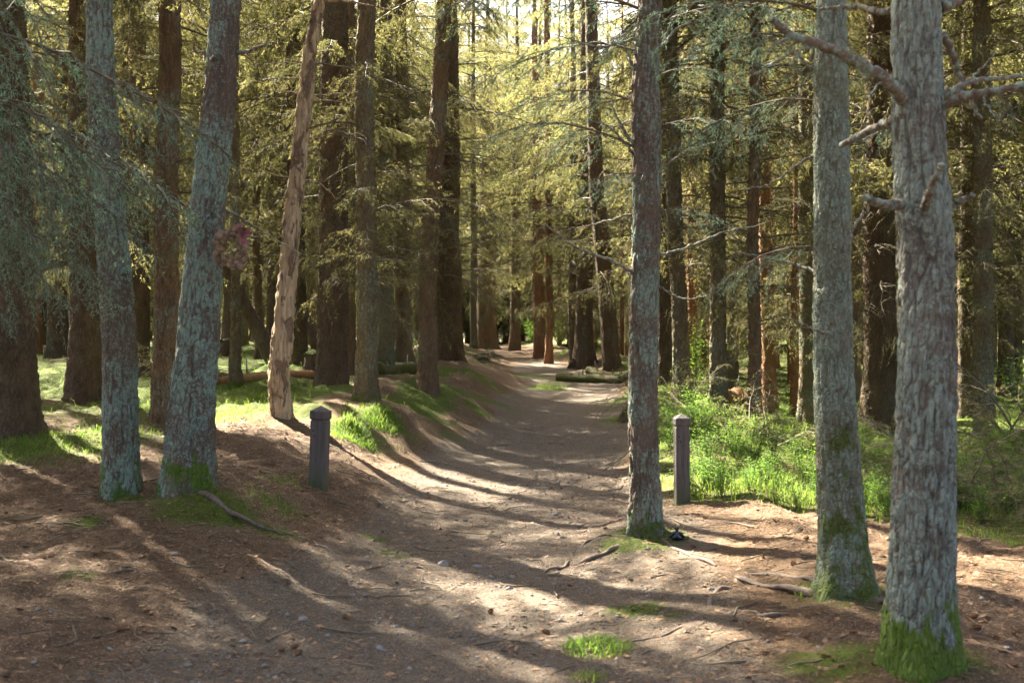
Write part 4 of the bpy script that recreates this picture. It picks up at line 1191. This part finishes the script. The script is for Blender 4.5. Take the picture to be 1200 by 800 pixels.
# gravel
x, y = scatter_xy(26000, (-3.5, 3.5), (4.6, 16), lambda x, y: cone_ok(x, y) * np.clip(1.1 - np.abs(path_u(x, y)) / ip(y, T_HW), .06, 1) * np.clip(.5 + 1.2 * fbm(x * 1.5, y * 1.5, seed=51), .05, 1))
base = [stone_arr(RS, 5, 4).arrays() for _ in range(8)]
Vs, Fs, nn_ = [], [], 0
zg = height(x, y)
for i in range(len(x)):
    V, F, _ = base[i % 8]; r = min(.03, .0065 * math.exp(RS.normal(0, .5))); a_ = RS.uniform(0, 6.28); c, s_ = math.cos(a_), math.sin(a_)
    V = V * r; V = np.stack([V[:, 0] * c - V[:, 1] * s_ + x[i], V[:, 0] * s_ + V[:, 1] * c + y[i], V[:, 2] + zg[i] + r * .15], 1)
    Vs.append(V); Fs.append(F + nn_); nn_ += len(V)
tag(link('gravel', mesh_np('gravel', np.concatenate(Vs), np.concatenate(Fs), M['stone'])), 'small loose grit and pebbles strewn over the path', 'gravel', kind='stuff')
# twigs
x, y = scatter_xy(2600, (-5, 5), (4.6, 16), lambda x, y: cone_ok(x, y) * (.35 + .4 * (np.abs(path_u(x, y)) > .8)))
zg = height(x, y); g = Geo()
for i in range(len(x)):
    a_ = RS.uniform(0, 6.28); L = .04 + .10 * RS.exponential(.8); q = np.linspace(-.5, .5, 4)[:, None]
    L = min(L, .5)
    P = np.array([x[i], y[i], 0]) + q * L * np.array([math.cos(a_), math.sin(a_), 0]) + RS.normal(0, .06 * L, (4, 3)) * [1, 1, 0]
    P[:, 2] = height(P[:, 0], P[:, 1]) + .004 + np.abs(RS.normal(0, .004))
    V, F = tube(P, [.0035, .003, .003, .0015] if L < .2 else [.006, .005, .004, .002], 4, False); g.add(V, F)
tag(link('fallen_twigs', g.mesh('fallen_twigs', M['dead_twig'])), 'fine broken twigs scattered over the trodden earth', 'twigs', kind='stuff')
# needle litter and bark flakes
def slivers(n, fx, fy, dens, L, w, mat, name, label, cat):
    x, y = scatter_xy(n, fx, fy, dens); z = height(x, y); k = len(x)
    a_ = RS.uniform(0, 6.28, k); l = L * RS.uniform(.5, 1.4, k); ww = w * RS.uniform(.6, 1.6, k)
    d = np.stack([np.cos(a_), np.sin(a_), RS.normal(.05, .18, k)], 1); s_ = np.stack([-np.sin(a_), np.cos(a_), RS.normal(0, .3, k)], 1)
    o = np.stack([x, y, z + .004], 1)
    V = np.stack([o - d * l[:, None] / 2, o + s_ * ww[:, None] / 2, o + d * l[:, None] / 2, o - s_ * ww[:, None] / 2], 1).reshape(-1, 3)
    i = np.arange(k)[:, None] * 4
    F = np.concatenate([i + [0, 1, 2], i + [0, 2, 3]])
    tag(link(name, mesh_np(name, V, F, mat, None, False)), label, cat, kind='stuff')
slivers(150000, (-5, 5), (4.5, 12), lambda x, y: cone_ok(x, y) * np.clip(.25 + .6 * (np.abs(path_u(x, y)) / ip(y, T_HW)), 0, 1) * np.clip(12 / y ** 1.2, 0, 1), .034, .0045, M['litter'], 'needle_litter', 'dry reddish conifer needles covering the ground', 'litter')
slivers(16000, (-5, 5), (4.5, 12), lambda x, y: cone_ok(x, y) * .55, .042, .018, M['litter'], 'bark_flakes', 'loose brown bark flakes lying on the ground', 'litter')

# ------------------------------------------------------------------ grass, moss, shrubs
def blades(x, y, z, h, w, bend, mat, name, org=(0, 0, 0), smooth=True, simple_blade=False):
    k = len(x); a_ = RS.uniform(0, 6.28, k)
    d = np.stack([np.cos(a_), np.sin(a_), 0 * a_], 1); s_ = np.stack([-np.sin(a_), np.cos(a_), 0 * a_], 1)
    o = np.stack([x, y, z - .01], 1); up = np.array([0, 0, 1.0])
    h = h[:, None]; b = (bend * h.ravel())[:, None] * RS.uniform(.2, 1.3, (k, 1)); w = np.broadcast_to(w, (k,))[:, None]
    if simple_blade:
        p1 = o + up * h * .6 + d * b * .4; p3 = o + up * h * .9 + d * b
        V = np.stack([o + s_ * w / 2, o - s_ * w / 2, p1 + s_ * w * .4, p1 - s_ * w * .4, p3], 1).reshape(-1, 3) - np.array(org)
        i = np.arange(k)[:, None] * 5
        return mesh_np(name, V, np.concatenate([i + [0, 1, 3], i + [0, 3, 2], i + [2, 3, 4]]), mat, None, smooth)
    p1 = o + up * h * .5 + d * b * .25; p2 = o + up * h * .85 + d * b * .65; p3 = o + up * h * .95 + d * b * 1.2
    V = np.stack([o + s_ * w / 2, o - s_ * w / 2, p1 + s_ * w * .45, p1 - s_ * w * .45, p2 + s_ * w * .3, p2 - s_ * w * .3, p3], 1).reshape(-1, 3) - np.array(org)
    i = np.arange(k)[:, None] * 7
    F = np.concatenate([i + [0, 1, 3], i + [0, 3, 2], i + [2, 3, 5], i + [2, 5, 4], i + [4, 5, 6]])
    return mesh_np(name, V, F, mat, None, smooth)
# tall strip beyond the trodden verge
x, y = scatter_xy(130000, (.8, 9), (6, 22), lambda x, y: cone_ok(x, y) * right_grass(x, y) * np.clip(.5 + .9 * fbm(x * 1.2, y * 1.2, seed=61), 0.05, 1) * np.clip(11 / y, 0, 1) ** 1.5)
hh = RS.uniform(.04, .21, len(x)) * np.clip(.55 + .8 * fbm(x * .8, y * .8, seed=62), .2, 1.2)
tag(link('grass', blades(x, y, height(x, y), hh, .006, .7, M['grass'], 'grass')), 'lush green grass growing round the posts and shrubs', 'grass', kind='stuff')
print('grass', len(x))
def spot_dens(spots):
    P = [(*hit(px, py)[:2], r, w) for px, py, r, w in spots]
    def f(x, y):
        d = np.zeros_like(x)
        for a_, b_, r, w in P: d = np.maximum(d, w * np.exp(-((x - a_) ** 2 + ((y - b_) * .7) ** 2) / r ** 2))
        return d
    return f
dl = spot_dens([(30, 522, .5, 1), (75, 520, .55, 1), (115, 510, .5, .9), (275, 488, .35, .6), (310, 470, .45, .6), (180, 485, .5, .5), (400, 500, .25, .5), (440, 485, .3, .5), (320, 590, .15, .3), (335, 565, .15, .3)])
x, y = scatter_xy(150000, (-6.5, -1), (8, 16), lambda x, y: dl(x, y) * np.clip(.6 + .9 * fbm(x * 2, y * 2, seed=63), 0, 1))
hh = RS.uniform(.03, .20, len(x))
tag(link('grass', blades(x, y, height(x, y), hh * .5, .0042, 1.2, M['grass'], 'grass')), 'short sunlit grass on the bank behind the lichened pines', 'grass', kind='stuff')
print('grass2', len(x))
# sparse blades further back
x, y = scatter_xy(60000, (-16, 18), (13, 36), lambda x, y: cone_ok(x, y) * zones(x, y)[1] * (np.abs(path_u(x, y)) > 1.6) * np.clip(.4 + 1.0 * fbm(x * .9, y * .9, seed=64), 0, 1))
tag(link('ground_cover', blades(x, y, height(x, y), RS.uniform(.03, .13, len(x)), .010, 1.2, M['grass'], 'ground_cover', simple_blade=True)), 'low green ground cover under the trees further back', 'ground cover', kind='stuff')
# moss nap
x, y = scatter_xy(260000, (-7, 5), (4.6, 16), lambda x, y: cone_ok(x, y) * np.clip(zones(x, y)[1] * 1.6 - .75 + .9 * fbm(x * 5, y * 5, seed=65), 0, 1) * (1 - .8 * right_grass(x, y)))
tag(link('moss', blades(x, y, height(x, y), RS.uniform(.010, .026, len(x)), .008, .5, M['moss'], 'moss', simple_blade=True)), 'soft yellow-green moss mat on humps and at tree feet', 'moss', kind='stuff')
print('moss', len(x))
def tuft(px, py, n, r, h, label, mat='grass', bend=.8):
    x0, y0, z0 = hit(px, py)
    a_ = RS.uniform(0, 6.28, n); q = r * np.sqrt(RS.uniform(0, 1, n)); x = x0 + q * np.cos(a_); y = y0 + q * np.sin(a_)
    o = link('grass_tuft', blades(x, y, height(x, y), h * RS.uniform(.4, 1.15, n) * (1.1 - .5 * q / r), .005, bend, M[mat], 'grass_tuft', (x0, y0, z0)), None, (x0, y0, z0))
    tag(o, label, 'grass')
tuft(700, 762, 420, .17, .085, 'bright green grass tuft growing alone in the trodden earth', bend=1.2)
tuft(690, 796, 110, .09, .06, 'tiny grass tuft just in front of the lone bright tuft', bend=1.2)
tuft(412, 512, 800, .26, .10, 'dense grass clump on the mossy hump beside the post', bend=1.6)
tuft(446, 497, 800, .26, .10, 'drooping grass clump on the rounded hump higher up the bank', bend=1.6)
tuft(1065, 676, 70, .08, .10, 'small grass tuft on sunlit needles behind the thick grey pine')
tuft(945, 690, 60, .10, .10, 'bluish grass sprig at the foot of the slim grey-green spruce')
tuft(205, 540, 80, .16, .10, 'thin grass between the two lichened pines')
tuft(645, 455, 200, .3, .20, 'grass on the hump where the path bends')

def shrub_mesh(rng, h=.6, stems=11, leaves=34, spread=.33, ls=.038):
    g = Geo()
    for s_ in range(stems):
        a_ = rng.uniform(0, 6.28); q = rng.uniform(.1, 1) * spread; hh = h * rng.uniform(.5, 1.1)
        P = smooth_curve(np.array([(0.1 * q * math.cos(a_), .1 * q * math.sin(a_), -.03), (q * .5 * math.cos(a_), q * .5 * math.sin(a_), hh * .6), (q * math.cos(a_) * 1.3, q * math.sin(a_) * 1.3, hh)]), 8)
        V, F = tube(P, np.linspace(.005, .0015, 8), 3, False); g.add(V, F, 0)
        for k in range(leaves):
            t = .15 + .85 * k / leaves; i = min(6, int(t * 7)); p = P[i] + (P[i + 1] - P[i]) * (t * 7 - i)
            b_ = rng.uniform(0, 6.28); d = np.array([math.cos(b_), math.sin(b_), rng.normal(.15, .3)]); d /= np.linalg.norm(d)
            L = ls * rng.uniform(.6, 1.4); p = p + d * rng.uniform(.005, .07); sd = np.cross(d, [0, 0, 1.0]); sd /= np.linalg.norm(sd) + 1e-9; nrm = np.cross(sd, d)
            g.add([p, p + d * L * .5 + sd * L * .33 + nrm * L * .08, p + d * L - nrm * L * .1, p + d * L * .5 - sd * L * .33 + nrm * L * .08, p + d * L * .5], [(0, 1, 4), (1, 2, 4), (2, 3, 4), (3, 0, 4)], 1)
    return g.mesh('shrub', [M['twig'], M['leaf']], False)
RSH = np.random.default_rng(9)
SHRUBS = [shrub_mesh(RSH, .6, 13, 40, .36, .042), shrub_mesh(RSH, .75, 14, 42, .42, .046), shrub_mesh(RSH, .45, 14, 36, .42, .038)]
for k in range(130):
    px = RSH.uniform(772, 1210); py = RSH.uniform(488, 592) if px < 980 else RSH.uniform(505, 615)
    x, y, z = hit(px, py)
    if float(right_grass(np.array([x]), np.array([y]))[0]) < .8 or any((x - a_) ** 2 + (y - b_) ** 2 < .16 for a_, b_ in taken): continue
    o = link('leafy_shrub', SHRUBS[k % 3], None, (x, y, z), (0, 0, RSH.uniform(0, 6.28)), RSH.uniform(.32, .65))
    tag(o, 'small-leaved green shrub in the undergrowth round the grass post', 'shrub', 'leafy shrubs in the undergrowth')
for px, py in [(655, 404), (622, 403), (1190, 470), (880, 440), (815, 452), (600, 401), (900, 420), (850, 425)]:
    x, y, z = hit(px, py)
    tag(link('leafy_shrub', SHRUBS[1], None, (x, y, z), (0, 0, px), 1.35), 'green shrub under the trees further back', 'shrub', 'shrubs further back')

def sapling(rng, h, r, mats, sets, name='crown'):
    g = Geo(); z = .08
    V, F = tube(np.array([(0, 0, -.05), (0, 0, h * .5), (0, 0, h)]), [.02, .012, .003], 6); g.add(V, F, 0)
    while z < h:
        for b_ in range(5):
            a_ = rng.uniform(0, 6.28); L = r * (1 - z / h) ** .7 + .1; V, F, Mi = place(sets[rng.integers(len(sets))], (0, 0, z), (math.cos(a_), math.sin(a_), rng.uniform(0, .4)), L / 2, 0)
            g.V.append(V); g.F.append(F + g.n); g.M.append(Mi); g.n += len(V)
        z += .12
    return g.mesh(name, mats, False)
x, y, z = hit(572, 423)
tag(link('young_spruce', sapling(RSH, .42, .5, [M['twig'], M['fern']], LIVE), None, (x, y, z)), 'low bushy bluish young spruce at the top of the bank', 'young tree')
# dry brushwood: arching bare twigs
def brush(px, py, n, L, label, seed, el=(.1, 1.0), mat='dead_twig'):
    rg = np.random.default_rng(seed); x, y, z = hit(px, py); g = Geo()
    for k in range(n):
        a_ = rg.uniform(0, 6.28); e = rg.uniform(*el)
        V, F, Mi = place((BARE + DEAD)[rg.integers(8)], (rg.normal(0, .25), rg.normal(0, .25), 0), (math.cos(a_) * math.cos(e), math.sin(a_) * math.cos(e), math.sin(e)), L * rg.uniform(.5, 1.2) / 2, rg.normal(0, .6))
        g.V.append(V); g.F.append(F + g.n); g.M.append(Mi); g.n += len(V)
    tag(link('dry_brushwood', g.mesh('dry_brushwood', [M[mat], M['needle']], False), None, (x, y, z)), label, 'brushwood')
brush(1165, 600, 16, 1.3, 'tangle of dry arching twigs by the grey-green spruce', 1)
brush(1120, 585, 12, 1.1, 'heap of dry grey twigs behind the thick grey pine', 2)
brush(1040, 590, 10, .8, 'dry yellowish twigs between the slim spruce and the thick pine', 3)
brush(885, 520, 12, 1.2, 'brown twiggy brushwood at the foot of the thin spruces', 4)
brush(790, 480, 10, 1.3, 'brushwood heap behind the lone pine and the grass post', 5)
brush(1195, 530, 14, 1.8, 'big brushwood tangle in the deep shade at the wood side', 6)
brush(230, 450, 8, 1.0, 'scatter of dead twigs in the shade behind the leaning pine', 7)
print('boughs', BOUGHS)
print('total tris', sum(len(o.polygons) for o in bpy.data.meshes))
